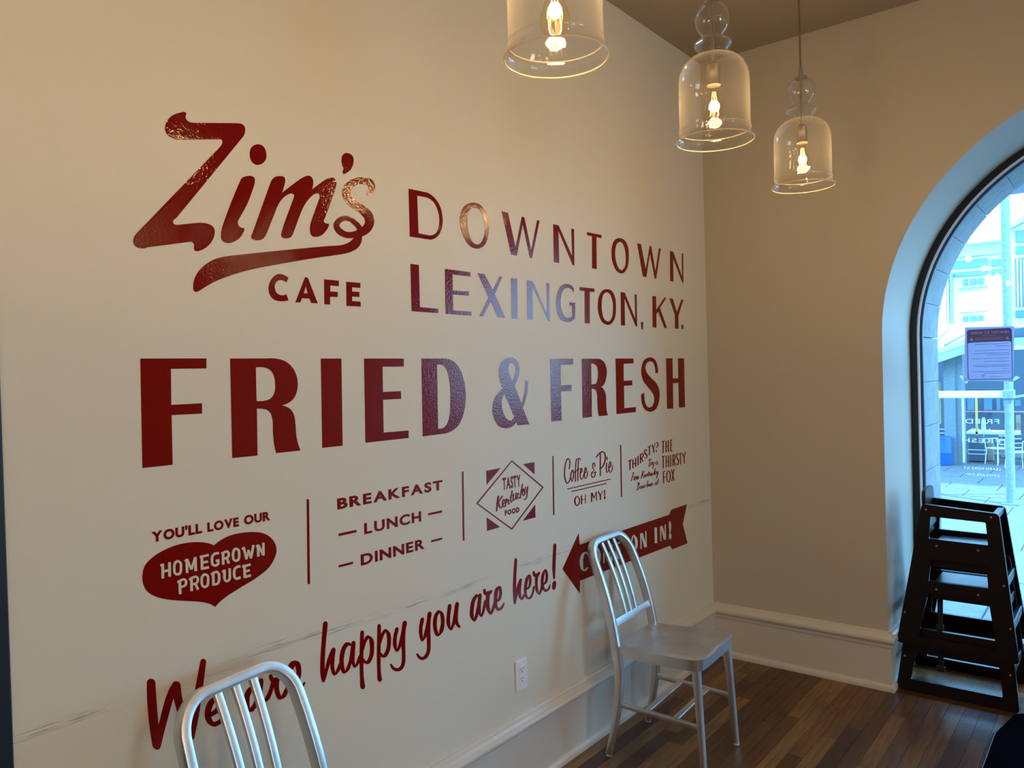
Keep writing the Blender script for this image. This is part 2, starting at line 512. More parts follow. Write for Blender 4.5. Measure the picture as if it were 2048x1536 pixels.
# ---- lettering outlines in wall coordinates (0.1 mm: distance from the corner, height)
WALL_ART = {
 'fried': [["P31585,16465 29899,16467 29908,16212 30842,16210 30863,15331 30058,15333 30067,15070 30863,15077 30878,13861 31622,13863"], ["P29233,16462 28103,16465 27600,16406* 27318,16208* 27181,15948* 27161,15675* 27254,15405* 27441,15241* 27713,15165 27447,15059* 27320,14889* 27276,14640* 27259,14316* 27209,14064* 27128,13858 27930,13861 27988,14132* 28011,14423* 28009,14761* 28058,14947* 28154,15048* 28316,15099* 28489,15113 28513,13851 29264,13861|28481,16220 28249,16222* 28059,16158* 27936,16011* 27895,15769* 27926,15528* 28043,15374* 28254,15316* 28492,15321"], ["P26330,16458 25579,16457 25631,13859 26377,13864"], ["P24704,16455 23040,16453 23050,16197 23963,16195 23979,15405 23213,15406 23208,15157 23982,15156 24000,14128 22923,14115 22932,13870 24748,13872"], ["P22244,16452 21184,16451 20729,16371* 20415,16136* 20202,15749* 20110,15313* 20128,14878* 20286,14422* 20555,14100* 20893,13941* 21246,13883 22284,13869|21511,16236 21237,16222* 21059,16088* 20948,15796* 20894,15400* 20903,14975* 20947,14552* 21084,14227* 21281,14090* 21548,14079"]],
 'ampersand': [["P17480,16490* 17174,16413* 17008,16210* 16999,15950* 17100,15715* 17321,15420 16913,14723 16701,15184* 16648,15584 16454,15579 16506,15221* 16643,14877* 16837,14529 16451,13877 17182,13884 17273,14023 17387,13932* 17596,13844* 17901,13823* 18295,13923* 18545,14168* 18661,14465* 18650,14713* 18543,14957* 18320,15156* 18016,15322 18157,15569* 18225,15822* 18215,16051* 18114,16260* 17854,16427*|17469,16277* 17320,16233* 17223,16082* 17245,15890* 17445,15585 17610,15853* 17668,16066* 17608,16214*|17938,15129 17394,14245 17446,14163* 17606,14100* 17852,14188* 18042,14431* 18117,14687* 18086,14937*"]],
 'fresh': [["P14955,16435 13289,16433 13300,16191 14223,16184 14246,15341 13458,15333 13470,15083 14242,15086 14258,13887 14987,13888"], ["P12638,16432 11423,16430 11008,16364* 10735,16162* 10635,15884* 10697,15583* 10872,15311* 11150,15174 10931,15062* 10772,14831* 10754,14428* 10731,14125* 10637,13888 11389,13892 11462,14114* 11491,14462* 11485,14759* 11539,14983* 11689,15087* 11914,15114 11964,13897 12690,13892|11906,16205 11663,16194* 11440,16069* 11380,15796* 11419,15549* 11548,15354* 11723,15319* 11931,15320"], ["P9851,16438 8215,16435 8227,16202 9141,16192 9171,15406 8384,15403 8396,15171 9162,15166 9184,14136 8109,14134 8121,13895 9888,13900"], ["P5812,15729 6094,15683 6136,15989* 6297,16223* 6578,16296* 6897,16226* 7074,16053* 7020,15807* 6673,15556* 6116,15267* 5783,14951* 5705,14641* 5820,14254* 6128,13935* 6706,13833* 7258,13983* 7518,14277* 7572,14711 7261,14781 7255,14482* 7136,14205* 6864,14055* 6522,14093* 6305,14304* 6292,14552* 6542,14810* 6978,15098* 7352,15379* 7509,15734* 7449,16057* 7191,16353* 6625,16488* 6116,16377* 5865,16070*"], ["P4928,16442 4228,16442 4246,15410 3640,15403 3609,16441 2910,16440 2933,13868 3634,13874 3628,15164 4247,15163 4279,13867 4956,13879"]],
 'downtown': [["P22606,22010 21782,22023 21425,21918* 21141,21654* 21030,21257* 21098,20885* 21317,20600* 21666,20451 22614,20443|22220,21841 21825,21854 21468,21758* 21279,21531* 21195,21234* 21262,20864* 21432,20678* 21697,20595 22207,20602"], ["P19489,22029* 19075,22033* 18747,21824* 18592,21430* 18629,20981* 18842,20596* 19253,20414* 19676,20475* 19986,20761* 20143,21168* 20129,21489* 19900,21842*|19397,21864* 19083,21846* 18883,21611* 18795,21292* 18852,20954* 19050,20655* 19263,20565* 19507,20630* 19699,20904* 19766,21218* 19736,21545* 19597,21769*"], ["P17805,21984 17425,21965 17018,20704 16575,21948 16412,21941 16029,20706 15585,21943 15412,21955 15994,20394 16122,20393 16531,21649 16957,20397 17310,20407"], ["P14489,21933 14103,21935 13160,20759 13173,21924 12968,21925 13018,20376 13143,20383 14124,21708 14132,20379 14508,20381"], ["P11973,21929 10777,21944 10797,21800 11211,21797 11255,20378 11636,20384 11568,21794 11967,21792"], ["P9202,21998* 8752,21946* 8460,21661* 8409,21276* 8503,20805* 8798,20482* 9175,20366* 9575,20464* 9853,20750* 9967,21117* 9892,21571* 9611,21880*|9197,21824* 8927,21764* 8747,21488* 8696,21141* 8785,20744* 9126,20524* 9431,20650* 9616,20979* 9637,21358* 9487,21686*"], ["P7588,21952 7222,21943 6805,20778 6349,21961 6195,21963 5823,20768 5397,21954 5205,21952 5764,20390 5921,20392 6353,21582 6765,20392 7109,20393"], ["P4208,21937 3855,21936 2903,20726 2871,21961 2712,21969 2762,20403 2885,20410 3875,21575 3905,20388 4274,20399"]],
 'lexington': [["P22622,19552 22236,19553 22243,18160 21374,18142 21388,17998 22630,18002"], ["P20989,19534 19676,19531 19682,19374 20607,19373 20623,18815 19770,18834 19784,18688 20621,18673 20629,18126 19679,18122 19685,17976 21023,17988"], ["P19290,19532 18896,19526 18447,18983 18046,19513 17859,19511 18332,18834 17764,17976 18202,17981 18587,18551 19055,17980 19248,17978 18711,18688"], ["P17350,19512 16977,19518 17018,17971 17381,17974"], ["P16357,19502 15985,19495 15088,18259 15073,19498 14875,19501 14904,17960 15019,17969 16004,19291 16034,17967 16406,17965"], ["P13118,19241 13272,19346* 13539,19410* 13820,19328* 14016,19120* 14097,18790* 14057,18479* 13871,18224* 13598,18141* 13279,18230 13259,18658 13462,18654 13466,18800 13035,18804 13065,18175 13265,18039* 13662,17961* 14099,18040* 14357,18310* 14435,18709* 14318,19151* 14034,19451* 13643,19561* 13309,19522* 13087,19403"], ["P12668,19497 11482,19507 11490,19354 11868,19349 11935,17963 12330,17963 12275,19348 12663,19349"], ["P10447,19558* 10020,19498* 9744,19206* 9698,18793* 9787,18340* 10093,18039* 10487,17951* 10904,18059* 11166,18351* 11247,18749* 11125,19190* 10835,19464*|10454,19415* 10160,19318* 9978,19020* 9952,18746* 10037,18364* 10244,18150* 10480,18108* 10768,18232* 10904,18564* 10913,18900* 10782,19259*"], ["P9245,19508 8875,19504 7948,18307 7945,19492 7758,19490 7793,17959 7937,17969 8902,19235 8925,17966 9295,17969"], ["P7415,18189 7193,18189 7242,17823 7389,17833"]],
 'ky': [["P6200,19514 5826,19522 5846,18838 4947,19514 4735,19504 5444,18955 4735,17969 5029,17976 5660,18771 5842,18612 5860,17966 6250,17969"], ["P4405,19501 4020,19508 3614,18841 3039,19526 2810,19523 3433,18676 3455,17967 3866,17963 3844,18698"], ["P3112,18198 2883,18198 2895,17975 3124,17976"]],
 'name': [["P30240,22612* 30384,22580* 30600,22450* 30745,22265* 30792,22087* 30728,21941* 30566,21886* 30407,21901* 29305,22152* 29256,22120* 29283,22015* 29452,21814 31582,19425* 31655,19281* 31634,19147* 31490,19089* 31324,19130 30207,19394* 30136,19340* 30137,19213* 30050,19170* 29843,19269* 29648,19465* 29557,19687* 29590,19841* 29746,19907* 29970,19902* 30551,19772* 30649,19786* 30660,19852* 30581,19930 28643,22369* 28574,22577* 28631,22683* 28785,22691* 29956,22427* 30157,22403* 30245,22478*"], ["P28432,21362* 28338,21320* 28349,21142* 28583,20592* 28877,20096* 28865,19979* 28790,19934* 28701,19920* 28721,19827* 28840,19657* 29025,19527* 29205,19474* 29359,19534* 29384,19691* 29326,19910* 29060,20554* 28788,21138* 28715,21260* 28598,21324*", "P28195,22261* 28023,22228* 27944,22032* 28003,21842* 28224,21695* 28398,21749* 28462,21927* 28396,22142*"], ["P28468,19786 27842,21286* 27728,21445* 27571,21515* 27394,21517* 27367,21388* 27477,21073 26940,21502* 26701,21661* 26510,21711* 26409,21596* 26462,21331 26028,21663* 25825,21780* 25649,21803* 25567,21684* 25627,21451* 26019,20587* 26073,20467* 25986,20419* 25892,20412* 25942,20277* 26137,20073* 26359,19978* 26526,20005* 26576,20195* 26510,20439* 26247,21030* 26193,21178* 26239,21250* 26410,21194* 26681,20923* 26881,20582* 27171,19945* 27298,19834* 27500,19817* 27551,19899* 27441,20216* 27096,20994* 27093,21083* 27207,21091* 27414,20962* 27600,20743* 27742,20458* 28023,19859* 28135,19715* 28306,19651* 28460,19666* 28499,19727*"], ["P25118,22655* 24920,22605* 24890,22425* 24989,22199* 25178,22040* 25299,21997* 25317,22076* 25283,22156* 25340,22275* 25343,22458* 25261,22598*"], ["R24354,21496,24406,21530 24159,21606,24326,21659 24047,21812,24315,21745 24168,22019,24372,21805 24465,22036,24514,21819 24759,21982,24711,21786 25092,21830,24918,21677 25334,21560,25027,21533 25337,21263,25019,21421 25094,21059,24854,21302 24774,20933,24543,21183 24562,20804,24243,21009 24505,20673,24128,20724 24562,20558,24275,20431 24705,20448,24560,20235 24976,20313,24942,20121 25240,20274,25310,20083 25442,20346,25616,20193 25503,20429,25726,20412 25433,20522,25550,20637 25259,20599,25254,20747 25066,20571,24978,20717 24999,20529,24868,20659", "R25061,20566,24930,20696 24893,20465,24734,20589 24760,20306,24567,20428", "P24646,20277 24701,19978* 24923,19765* 25349,19597* 26551,19334* 27925,19004* 28771,18770* 29570,18455* 30048,18167* 30141,18143* 30193,18202* 30167,18427* 30011,18698* 29704,18952* 29394,19088* 28754,19232* 27468,19479* 26051,19744* 25495,19838* 25206,19940* 25018,20066* 24896,20205"]],
 'cafe': [["P27357,18720 27538,18793* 27715,18786* 27903,18639* 28006,18414* 27975,18203* 27828,18074* 27610,18045* 27376,18088 27441,18256 27603,18215* 27755,18274* 27811,18420* 27758,18564* 27623,18634* 27429,18581"], ["P26799,18776 26704,18780 26378,18054 26608,18054 26665,18176 26924,18172 26984,18052 27150,18043|26780,18532 26721,18321 26853,18320"], ["P26127,18774 25586,18772 25592,18609 25910,18606 25917,18433 25640,18435 25651,18280 25928,18272 25936,18042 26144,18043"], ["P25309,18764 24763,18768 24769,18613 25089,18612 25094,18487 24812,18489 24818,18335 25100,18330 25105,18197 24775,18195 24775,18041 25326,18037"]],
 'heart': [["P29859,11686 29563,11820* 29246,11868* 28815,11844* 28417,11740* 28150,11542* 28024,11298* 28051,11061* 28269,10785* 28638,10597* 29191,10421* 29617,10274* 29880,10108 30047,10238* 30320,10352* 30702,10469* 31072,10587* 31377,10729* 31602,10914* 31692,11110* 31708,11288* 31652,11521* 31487,11679* 31214,11802* 30842,11882* 30462,11878* 30170,11824* 29993,11762*"]],
 'divider1': [["P26975,12454 26893,12445 26950,10026 27032,10045"]],
 'divider2': [["P20418,12485 20337,12479 20387,10056 20470,10068"]],
 'divider3': [["P14978,12493 14891,12488 14946,10087 15036,10098"]],
 'divider4': [["P9649,12467 9546,12463 9586,10066 9688,10076"]],
 'lunchdash': [["P25881,11278 25203,11275 25206,11197 25884,11201"], ["P22141,11291 21468,11291 21478,11211 22143,11222"]],
 'dinnerdash': [["P25910,10346 25372,10345 25374,10273 25912,10279"], ["P22030,10369 21500,10368 21503,10298 22033,10297"]],
 'diamond': [["P17604,12596 15698,11356* 15645,11305* 15695,11267* 17720,9965 19667,11231* 19693,11264* 19664,11296*|17607,12535 15780,11344* 15745,11316* 15775,11289* 17727,10033 19586,11231* 19606,11252* 19584,11270*"]],
 'triangles': [["P19108,12365 18284,12373 19115,11851"], ["P16930,12372 16195,12373 16206,11895"], ["P16223,10705 16221,10198 17044,10197"], ["P19156,10671 18411,10192 19156,10179"]],
 'kentucky': [["R18515,11338,18415,11314 18580,11110,18486,11089 18627,10850,18538,10831", "R18262,11331,18204,11297 18386,11234,18328,11201 18523,11121,18459,11086", "R18514,11120,18434,11123 18462,10977,18383,10983 18384,10874,18352,10914 18250,10902,18296,10931 18197,10982,18245,11001"], ["R18195,10987,18232,11015 18077,11046,18130,11068 18061,11161,18117,11157 18186,11208,18140,11172 18255,11103,18178,11085 18260,10971,18183,10971 18154,10878,18165,10921 18038,10954,18079,10980"], ["R18039,11176,17961,11158 18075,11035,18003,11019 18096,10934,18024,10918", "R18013,11015,18065,11039 17896,11139,17939,11171 17906,11118,17834,11115 17927,11032,17854,11020 17900,10945,17873,10980 17792,10978,17825,11008"], ["R17675,11429,17603,11410 17752,11218,17680,11201 17785,11072,17712,11064 17694,10991,17721,11028 17600,11081,17640,11101", "R17776,11196,17802,11223 17524,11276,17551,11304"], ["R17597,11300,17524,11286 17628,11133,17555,11125 17547,11037,17561,11076 17441,11123,17492,11141 17365,11293,17437,11312", "R17438,11310,17364,11296 17465,11152,17391,11144 17382,11060,17399,11099 17298,11144,17340,11163"], ["R17190,11266,17233,11245 17296,11317,17246,11282 17354,11202,17280,11189 17323,11091,17271,11113 17193,11092,17229,11122 17102,11168,17142,11190"], ["R17037,11598,16962,11580 17116,11363,17042,11346 17186,11117,17112,11100", "R17094,11243,17143,11264 16938,11409,16985,11440 16949,11378,16881,11363 17033,11288,16972,11272 17016,11190,16949,11193 16929,11130,16963,11167 16855,11210,16898,11230"], ["R16848,11456,16780,11439 16904,11312,16835,11298 16881,11195,16852,11221 16757,11252,16802,11269 16639,11451,16706,11471", "R16707,11468,16637,11455 16753,11227,16683,11213 16794,11065,16728,11042 16873,11010,16851,10976 16936,11037,16953,11015"]],
 'coffee': [["R13759,11844,13838,11860 13700,12021,13780,12031 13727,12204,13804,12198 13880,12299,13844,12255 14059,12163,13978,12139 14166,11886,14081,11871 14193,11601,14107,11595 14113,11340,14032,11346 13962,11226,13960,11272 13811,11301,13869,11326 13702,11442,13764,11463"], ["R13600,11771,13532,11746 13713,11646,13634,11628 13736,11451,13663,11447 13637,11269,13608,11304 13496,11381,13569,11399 13452,11573,13527,11581 13491,11727,13556,11723 13561,11774,13604,11754", "R13469,11568,13511,11585 13379,11654,13421,11671"], ["R13127,12211,13106,12172 13254,12196,13187,12170 13335,12023,13260,12011 13377,11641,13302,11631 13408,11279,13326,11268", "R13383,11661,13415,11702 13173,11695,13209,11736 13014,11738,13051,11774"], ["R12913,12144,12977,12126 13042,12231,13015,12192 13141,12119,13065,12106 13188,11716,13112,11706 13228,11295,13146,11284"], ["R12988,11534,13028,11565 12831,11587,12899,11614 12797,11713,12873,11715 12930,11789,12875,11760 13010,11640,12934,11626 13033,11443,12957,11439 12937,11270,12893,11300 12761,11327,12818,11349 12688,11478,12750,11493"], ["R12675,11486,12712,11519 12515,11531,12584,11558 12460,11683,12539,11689 12596,11779,12545,11747 12687,11622,12611,11607 12710,11443,12633,11439 12616,11268,12578,11302 12436,11347,12502,11369 12367,11540,12423,11552"]],
 'and': [["R11779,11717,11852,11720 11801,11834,11870,11827 11935,11903,11900,11864 12035,11805,11955,11792 12011,11654,11942,11660 11902,11582,11838,11568 12080,11511,12013,11481 12164,11389,12085,11383 12040,11247,12002,11282 11842,11269,11904,11304 11777,11373,11849,11386 11795,11459,11860,11462", "R11985,11434,12002,11466 11704,11445,11728,11490"]],
 'pie': [["R11413,12259,11308,12249 11423,11817,11326,11806 11452,11296,11362,11285", "R11654,12098,11716,12132 11446,12214,11503,12256 11170,12274,11168,12330 11030,12181,10938,12193 10997,11996,10898,11983 11088,11790,10996,11762 11274,11635,11207,11595 11466,11591,11434,11556"], ["R10843,12011,10758,12000 10848,11909,10779,11900", "R10890,11760,10813,11751 10925,11518,10840,11510 10862,11322,10805,11348 10688,11401,10739,11425"], ["R10668,11499,10711,11527 10495,11565,10565,11590 10433,11713,10519,11718 10577,11813,10525,11778 10685,11659,10602,11643 10715,11451,10631,11448 10584,11295,10557,11335 10389,11370,10455,11390 10325,11594,10379,11604"]],
 'underlines': [["R13965,10997,13978,11036 10590,10989,10605,11031"], ["R13652,10850,13666,10890 10907,10840,10922,10882"]],
 'oh': [["C13269,10594,13287,10637 13158,10513,13095,10521 13133,10384,13064,10370 13214,10271,13154,10237 13310,10257,13350,10217 13385,10358,13484,10359 13389,10498,13486,10528"], ["B12975,10612,12885,10599 12993,10235,12903,10222", "B12655,10606,12605,10600 12673,10223,12623,10216", "B12899,10399,12909,10427 12634,10394,12644,10422"]],
 'my': [["B12187,10611,12086,10597 12206,10221,12105,10207", "B12152,10609,12077,10614 11993,10338,11917,10343", "B11935,10334,11976,10347 11756,10588,11798,10601", "B11788,10606,11729,10599 11796,10213,11737,10205"], ["B11653,10597,11566,10608 11488,10379,11400,10390", "B11424,10365,11465,10380 11240,10578,11281,10593", "B11491,10415,11394,10402 11501,10209,11404,10195"], ["B11134,10598,11028,10585 11124,10339,11048,10329", "R11143,10269,11029,10253 11145,10235,11031,10219"]],
 'thirstyq': [["B8937,11614,8979,11669 8613,11654,8656,11709", "B8847,11664,8738,11653 8870,11225,8761,11212"], ["B8568,11694,8462,11684 8578,11267,8472,11256", "B8303,11747,8195,11737 8317,11314,8209,11302", "B8497,11440,8533,11479 8243,11483,8280,11522"], ["B8073,11805,7960,11793 8096,11360,7983,11348"], ["B7838,11872,7724,11861 7861,11430,7747,11417", "B7756,11809,7810,11844 7594,11867,7612,11913 7572,11832,7474,11831 7602,11738,7514,11708 7766,11659,7712,11629", "B7742,11649,7653,11662 7586,11474,7497,11487"], ["R7114,11965,7170,11952 7229,12055,7239,12015 7413,12002,7310,11977 7408,11868,7277,11883 7260,11757,7127,11780 7209,11694,7103,11672 7288,11630,7267,11588 7403,11682,7437,11662"], ["B7041,12086,7084,12124 6706,12159,6750,12197", "B6930,12135,6829,12125 6964,11721,6863,11711"], ["B6659,12216,6552,12222 6534,11977,6426,11982", "B6455,11974,6505,11985 6276,12256,6326,12267", "B6535,12004,6423,11995 6536,11813,6425,11804"], ["R6189,12234,6240,12261 6125,12274,6107,12309 6062,12209,5958,12208 6108,12112,6012,12084 6219,12037,6172,12015", "R6255,11885,6151,11875 6256,11864,6152,11854"]],
 'tryline': [["R6997,11462,7042,11485 6878,11519,6900,11553 6706,11482,6692,11509", "R6876,11523,6818,11512 7025,11189,6959,11176", "R6791,11349,6734,11337 6876,11193,6819,11180", "R6788,11286,6827,11306 6674,11340,6713,11360", "R6637,11364,6578,11351 6690,11262,6630,11257 6607,11196,6606,11220 6495,11237,6542,11252 6491,11348,6432,11336 6635,11073,6576,11060"], ["R6161,11365,6125,11344 6291,11320,6236,11302 6320,11219,6261,11220 6193,11174,6225,11197 6101,11259,6151,11271 6126,11336,6074,11335 6136,11197,6079,11203 6004,11219,6032,11237"]],
 'fine': [["R8498,11060,8438,11043 8592,10935,8532,10918 8753,10706,8694,10689", "R8479,11067,8458,11035 8613,11055,8594,11027", "R8622,10863,8642,10887 8506,10879,8526,10903", "R8452,10886,8398,10875 8512,10727,8458,10716", "R8354,10853,8299,10843 8402,10699,8347,10689", "R8330,10772,8370,10790 8258,10850,8218,10865 8262,10709,8206,10704", "R8113,10744,8148,10765 7992,10795,8038,10807 8071,10869,8058,10845 8176,10802,8121,10791 8133,10693,8117,10714 7957,10735,7981,10754"]],
 'kentucky2': [["R7638,11043,7574,11029 7734,10852,7663,10835 7834,10713,7765,10694", "R7433,11023,7392,11005 7655,10882,7614,10864", "R7662,10876,7607,10878 7572,10702,7509,10704", "R7437,10763,7471,10784 7324,10805,7371,10819 7398,10870,7376,10845 7502,10801,7445,10791 7433,10702,7422,10725 7294,10752,7323,10769", "R7270,10846,7213,10835 7319,10719,7261,10707", "R7246,10763,7287,10781 7167,10829,7140,10852 7159,10727,7109,10723", "R7043,10932,6985,10921 7107,10762,7048,10756 7023,10711,6993,10722", "R7092,10835,7113,10855 6913,10865,6934,10885", "R6941,10848,6883,10838 6971,10754,6913,10753 6848,10714,6887,10734 6766,10822,6778,10852 6799,10726,6748,10720", "R6601,10833,6585,10807 6705,10825,6652,10806 6721,10729,6671,10740 6575,10725,6585,10746", "R6409,11006,6351,10993 6554,10731,6495,10718", "R6457,10792,6497,10813 6351,10856,6327,10875 6460,10791,6409,10783 6387,10713,6342,10720", "R6274,10854,6214,10843 6304,10768,6245,10769 6170,10733,6207,10754 6113,10845,6052,10835 6272,10551,6213,10538"]],
 'bourbon': [["R8028,10523,7974,10509 8222,10217,8160,10201", "R8168,10459,8203,10480 8014,10525,8026,10553 7964,10473,7904,10462 8097,10388,8041,10380 7982,10302,7921,10294 8098,10227,8057,10200 8227,10219,8211,10194", "C7840,10354,7813,10331 7920,10263,7864,10257 7800,10187,7827,10210 7723,10289,7772,10294", "R7703,10338,7647,10328 7728,10237,7673,10240 7586,10213,7627,10231 7525,10321,7553,10350 7560,10236,7511,10230", "R7455,10337,7398,10326 7489,10239,7432,10228", "R7430,10284,7461,10301 7333,10321,7370,10342", "R7162,10505,7105,10493 7272,10242,7215,10230", "R7213,10266,7245,10283 7122,10314,7121,10339 7127,10266,7080,10251 7227,10239,7194,10216", "C7004,10347,6967,10325 7070,10252,7011,10249 6940,10204,6976,10226 6877,10303,6927,10306", "R6823,10339,6765,10326 6867,10241,6808,10228", "R6811,10272,6843,10289 6714,10325,6694,10346 6709,10237,6658,10234"], ["R6278,10354,6246,10330 6431,10313,6376,10294 6435,10210,6382,10218 6290,10205,6335,10224 6231,10318,6242,10343 6269,10217,6217,10211", "R6089,10465,6029,10453 6185,10234,6124,10226 6078,10199,6066,10218", "R6202,10317,6219,10338 5990,10336,6007,10357"]],
 'the': [["B5597,12247,5618,12299 5304,12254,5326,12306", "B5522,12283,5415,12274 5549,11695,5441,11685"], ["B5210,12288,5101,12279 5232,11703,5124,11693", "B4968,12289,4858,12280 4991,11697,4881,11687", "B5155,11963,5170,12007 4922,11964,4937,12007"], ["B4705,12295,4594,12286 4723,11697,4612,11687", "B4640,12239,4662,12291 4476,12242,4499,12295", "B4646,11982,4665,12026 4502,11985,4520,12028", "B4657,11692,4676,11744 4470,11691,4489,11744"]],
 'thirsty': [["B5637,11495,5658,11547 5344,11497,5366,11549", "B5557,11533,5450,11522 5576,10934,5468,10923"], ["B5241,11533,5133,11523 5259,10942,5151,10930", "B5000,11530,4890,11520 5008,10937,4899,10926", "B5196,11209,5210,11252 4944,11204,4959,11247"], ["B4760,11528,4649,11518 4769,10932,4658,10921"], ["B4499,11524,4387,11514 4508,10934,4396,10922", "B4431,11470,4440,11514 4307,11470,4236,11499 4267,11381,4164,11373 4304,11278,4215,11245 4448,11250,4405,11212", "B4406,11239,4305,11239 4281,10928,4180,10927"], ["R3785,11444,3858,11429 3907,11532,3920,11490 4086,11478,3984,11458 4074,11322,3964,11327 3919,11174,3800,11179 3894,11053,3791,11034 3992,10960,3945,10912 4062,11019,4124,10998"], ["B3736,11466,3756,11515 3470,11466,3490,11516", "B3664,11497,3558,11488 3661,10926,3555,10916"], ["B3409,11476,3307,11482 3242,11227,3139,11232", "B3148,11221,3233,11238 2983,11505,3070,11522", "B3243,11256,3135,11247 3237,10922,3129,10913"]],
 'fox': [["B5575,10771,5468,10759 5580,10181,5472,10169", "B5540,10736,5566,10788 5328,10739,5354,10792", "B5509,10444,5539,10492 5341,10451,5372,10499"], ["C4975,10721,4980,10769 4882,10638,4779,10646 4839,10492,4728,10480 4888,10301,4783,10274 5017,10200,4998,10151 5095,10295,5200,10293 5120,10472,5229,10486 5067,10652,5171,10678"], ["B4688,10764,4589,10765 4407,10157,4307,10156", "B4422,10770,4321,10751 4688,10176,4588,10155"]],
 'arrow': [["P13223,9056 13169,8538 5006,8519 4770,8743 2998,8752 3529,7784 3031,6700 4767,6712 5016,6948 13215,7020 13257,6483 14480,7785"]],
 'come': [["R12535,7987,12607,7976 12669,8135,12707,8081 12968,8151,12834,8061 13167,7984,12934,7909 13207,7742,12957,7697 13121,7501,12949,7509 12850,7346,12862,7412 12585,7421,12640,7468"], ["C11861,8107,11801,8161 11782,7947,11586,7933 11780,7691,11558,7641 11831,7473,11675,7411 11875,7391,11938,7347 11986,7585,12083,7596 11998,7881,12096,7903 11922,8052,12012,8089"], ["B11338,8084,11248,8068 11350,7382,11260,7364", "B11342,8072,11154,8062 11076,7410,10887,7397", "B10931,7389,11009,7414 10619,8035,10698,8059", "B10727,8090,10541,8056 10740,7353,10554,7317"], ["B10309,8072,10095,8035 10315,7343,10101,7302", "B10183,7986,10224,8059 9851,7986,9893,8059", "B10183,7662,10221,7728 9900,7660,9938,7726", "B10185,7308,10230,7381 9834,7309,9880,7382"]],
 'on': [["C8647,8083,8592,8139 8547,7919,8325,7913 8524,7707,8268,7657 8561,7504,8382,7436 8630,7421,8682,7365 8749,7594,8861,7603 8767,7847,8880,7870 8697,8019,8804,8057"], ["B8022,8101,7918,8083 8027,7377,7922,7358", "B7998,8098,7782,8090 7652,7362,7432,7350", "B7522,8134,7415,8116 7529,7353,7422,7334"]],
 'in': [["B6597,8142,6347,8102 6603,7370,6352,7325"], ["B6035,8094,5921,8076 6037,7373,5924,7353", "B6009,8102,5774,8092 5666,7365,5427,7351", "B5543,8123,5427,8105 5554,7363,5438,7342"], ["R5104,8081,4853,8045 5085,7889,4848,7851 5034,7587,4931,7568", "R5115,7462,4834,7412 5117,7428,4836,7377"]],
 'happy': [["R26544,8768,26374,8709 26605,8315,26451,8261 26665,7842,26511,7790 26688,7420,26529,7373 26656,7173,26527,7141", "R26530,7114,26628,7170 26424,7347,26534,7406 26293,7644,26421,7718 26140,7862,26275,7949", "R26265,7929,26123,7874 26309,7671,26173,7621 26326,7427,26190,7401 26216,7167,26145,7232 26023,7220,26118,7296 25921,7379,26019,7443"], ["R25578,7950,25582,7854 25748,8000,25659,7876 25904,7871,25759,7782 25983,7638,25822,7577 25984,7383,25829,7355 25872,7113,25789,7175 25654,7143,25756,7228 25546,7321,25656,7381 25467,7532,25596,7590 25386,7796,25539,7860", "R25526,7912,25371,7860 25550,7658,25406,7610 25566,7387,25428,7361 25443,7150,25396,7231 25258,7223,25360,7298 25157,7387,25267,7453"], ["R25173,8137,25031,8093 25211,7734,25064,7688 25237,7294,25089,7249 25237,6845,25095,6805 25238,6519,25050,6468", "R25071,7546,25169,7597 24958,7774,25073,7846 24863,7863,24898,7981 24830,7791,24676,7792 24812,7571,24649,7523 24847,7349,24697,7270 24955,7210,24865,7096 25013,7247,25081,7188 25059,7315,25143,7302"], ["R24490,8144,24347,8103 24517,7759,24369,7715 24548,7196,24400,7152 24554,6740,24406,6697 24553,6518,24369,6472", "R24368,7566,24469,7619 24245,7785,24363,7861 24152,7858,24174,7973 24127,7789,23976,7786 24112,7585,23947,7537 24152,7346,24001,7270 24272,7202,24163,7092 24302,7212,24357,7140 24361,7280,24441,7254"], ["R23767,7849,23616,7782 23850,7621,23696,7564 23866,7354,23712,7326 23714,7112,23709,7218 23516,7242,23644,7316 23404,7500,23545,7563 23298,7803,23453,7867", "R23444,7946,23249,7873 23475,7748,23311,7694 23510,7353,23346,7305 23505,6998,23347,6950 23528,6709,23380,6642 23616,6604,23507,6493 23720,6601,23721,6493 23838,6669,23922,6619 23941,6793,24013,6779"]],
 'you': [["R22640,7858,22476,7793 22707,7634,22548,7580 22716,7406,22557,7377 22601,7124,22535,7208 22379,7240,22510,7313 22256,7494,22408,7559 22149,7809,22316,7875", "R22310,7949,22114,7881 22340,7752,22170,7699 22368,7390,22198,7342 22369,7024,22199,6975 22388,6773,22229,6701 22500,6636,22377,6525 22614,6624,22605,6515 22698,6675,22783,6631 22793,6783,22865,6769"], ["C21782,7954,21734,7839 22005,7823,21838,7747 22064,7471,21884,7435 21903,7100,21803,7170 21598,7178,21760,7269 21504,7473,21674,7523 21550,7783,21705,7783"], ["R21327,7965,21141,7901 21395,7651,21222,7598 21398,7361,21227,7337 21201,7104,21221,7225 20992,7272,21137,7342 20876,7578,21042,7641 20782,7860,20964,7926", "R20956,7941,20765,7880 21007,7624,20830,7574 20999,7327,20832,7309 20844,7117,20727,7132"]],
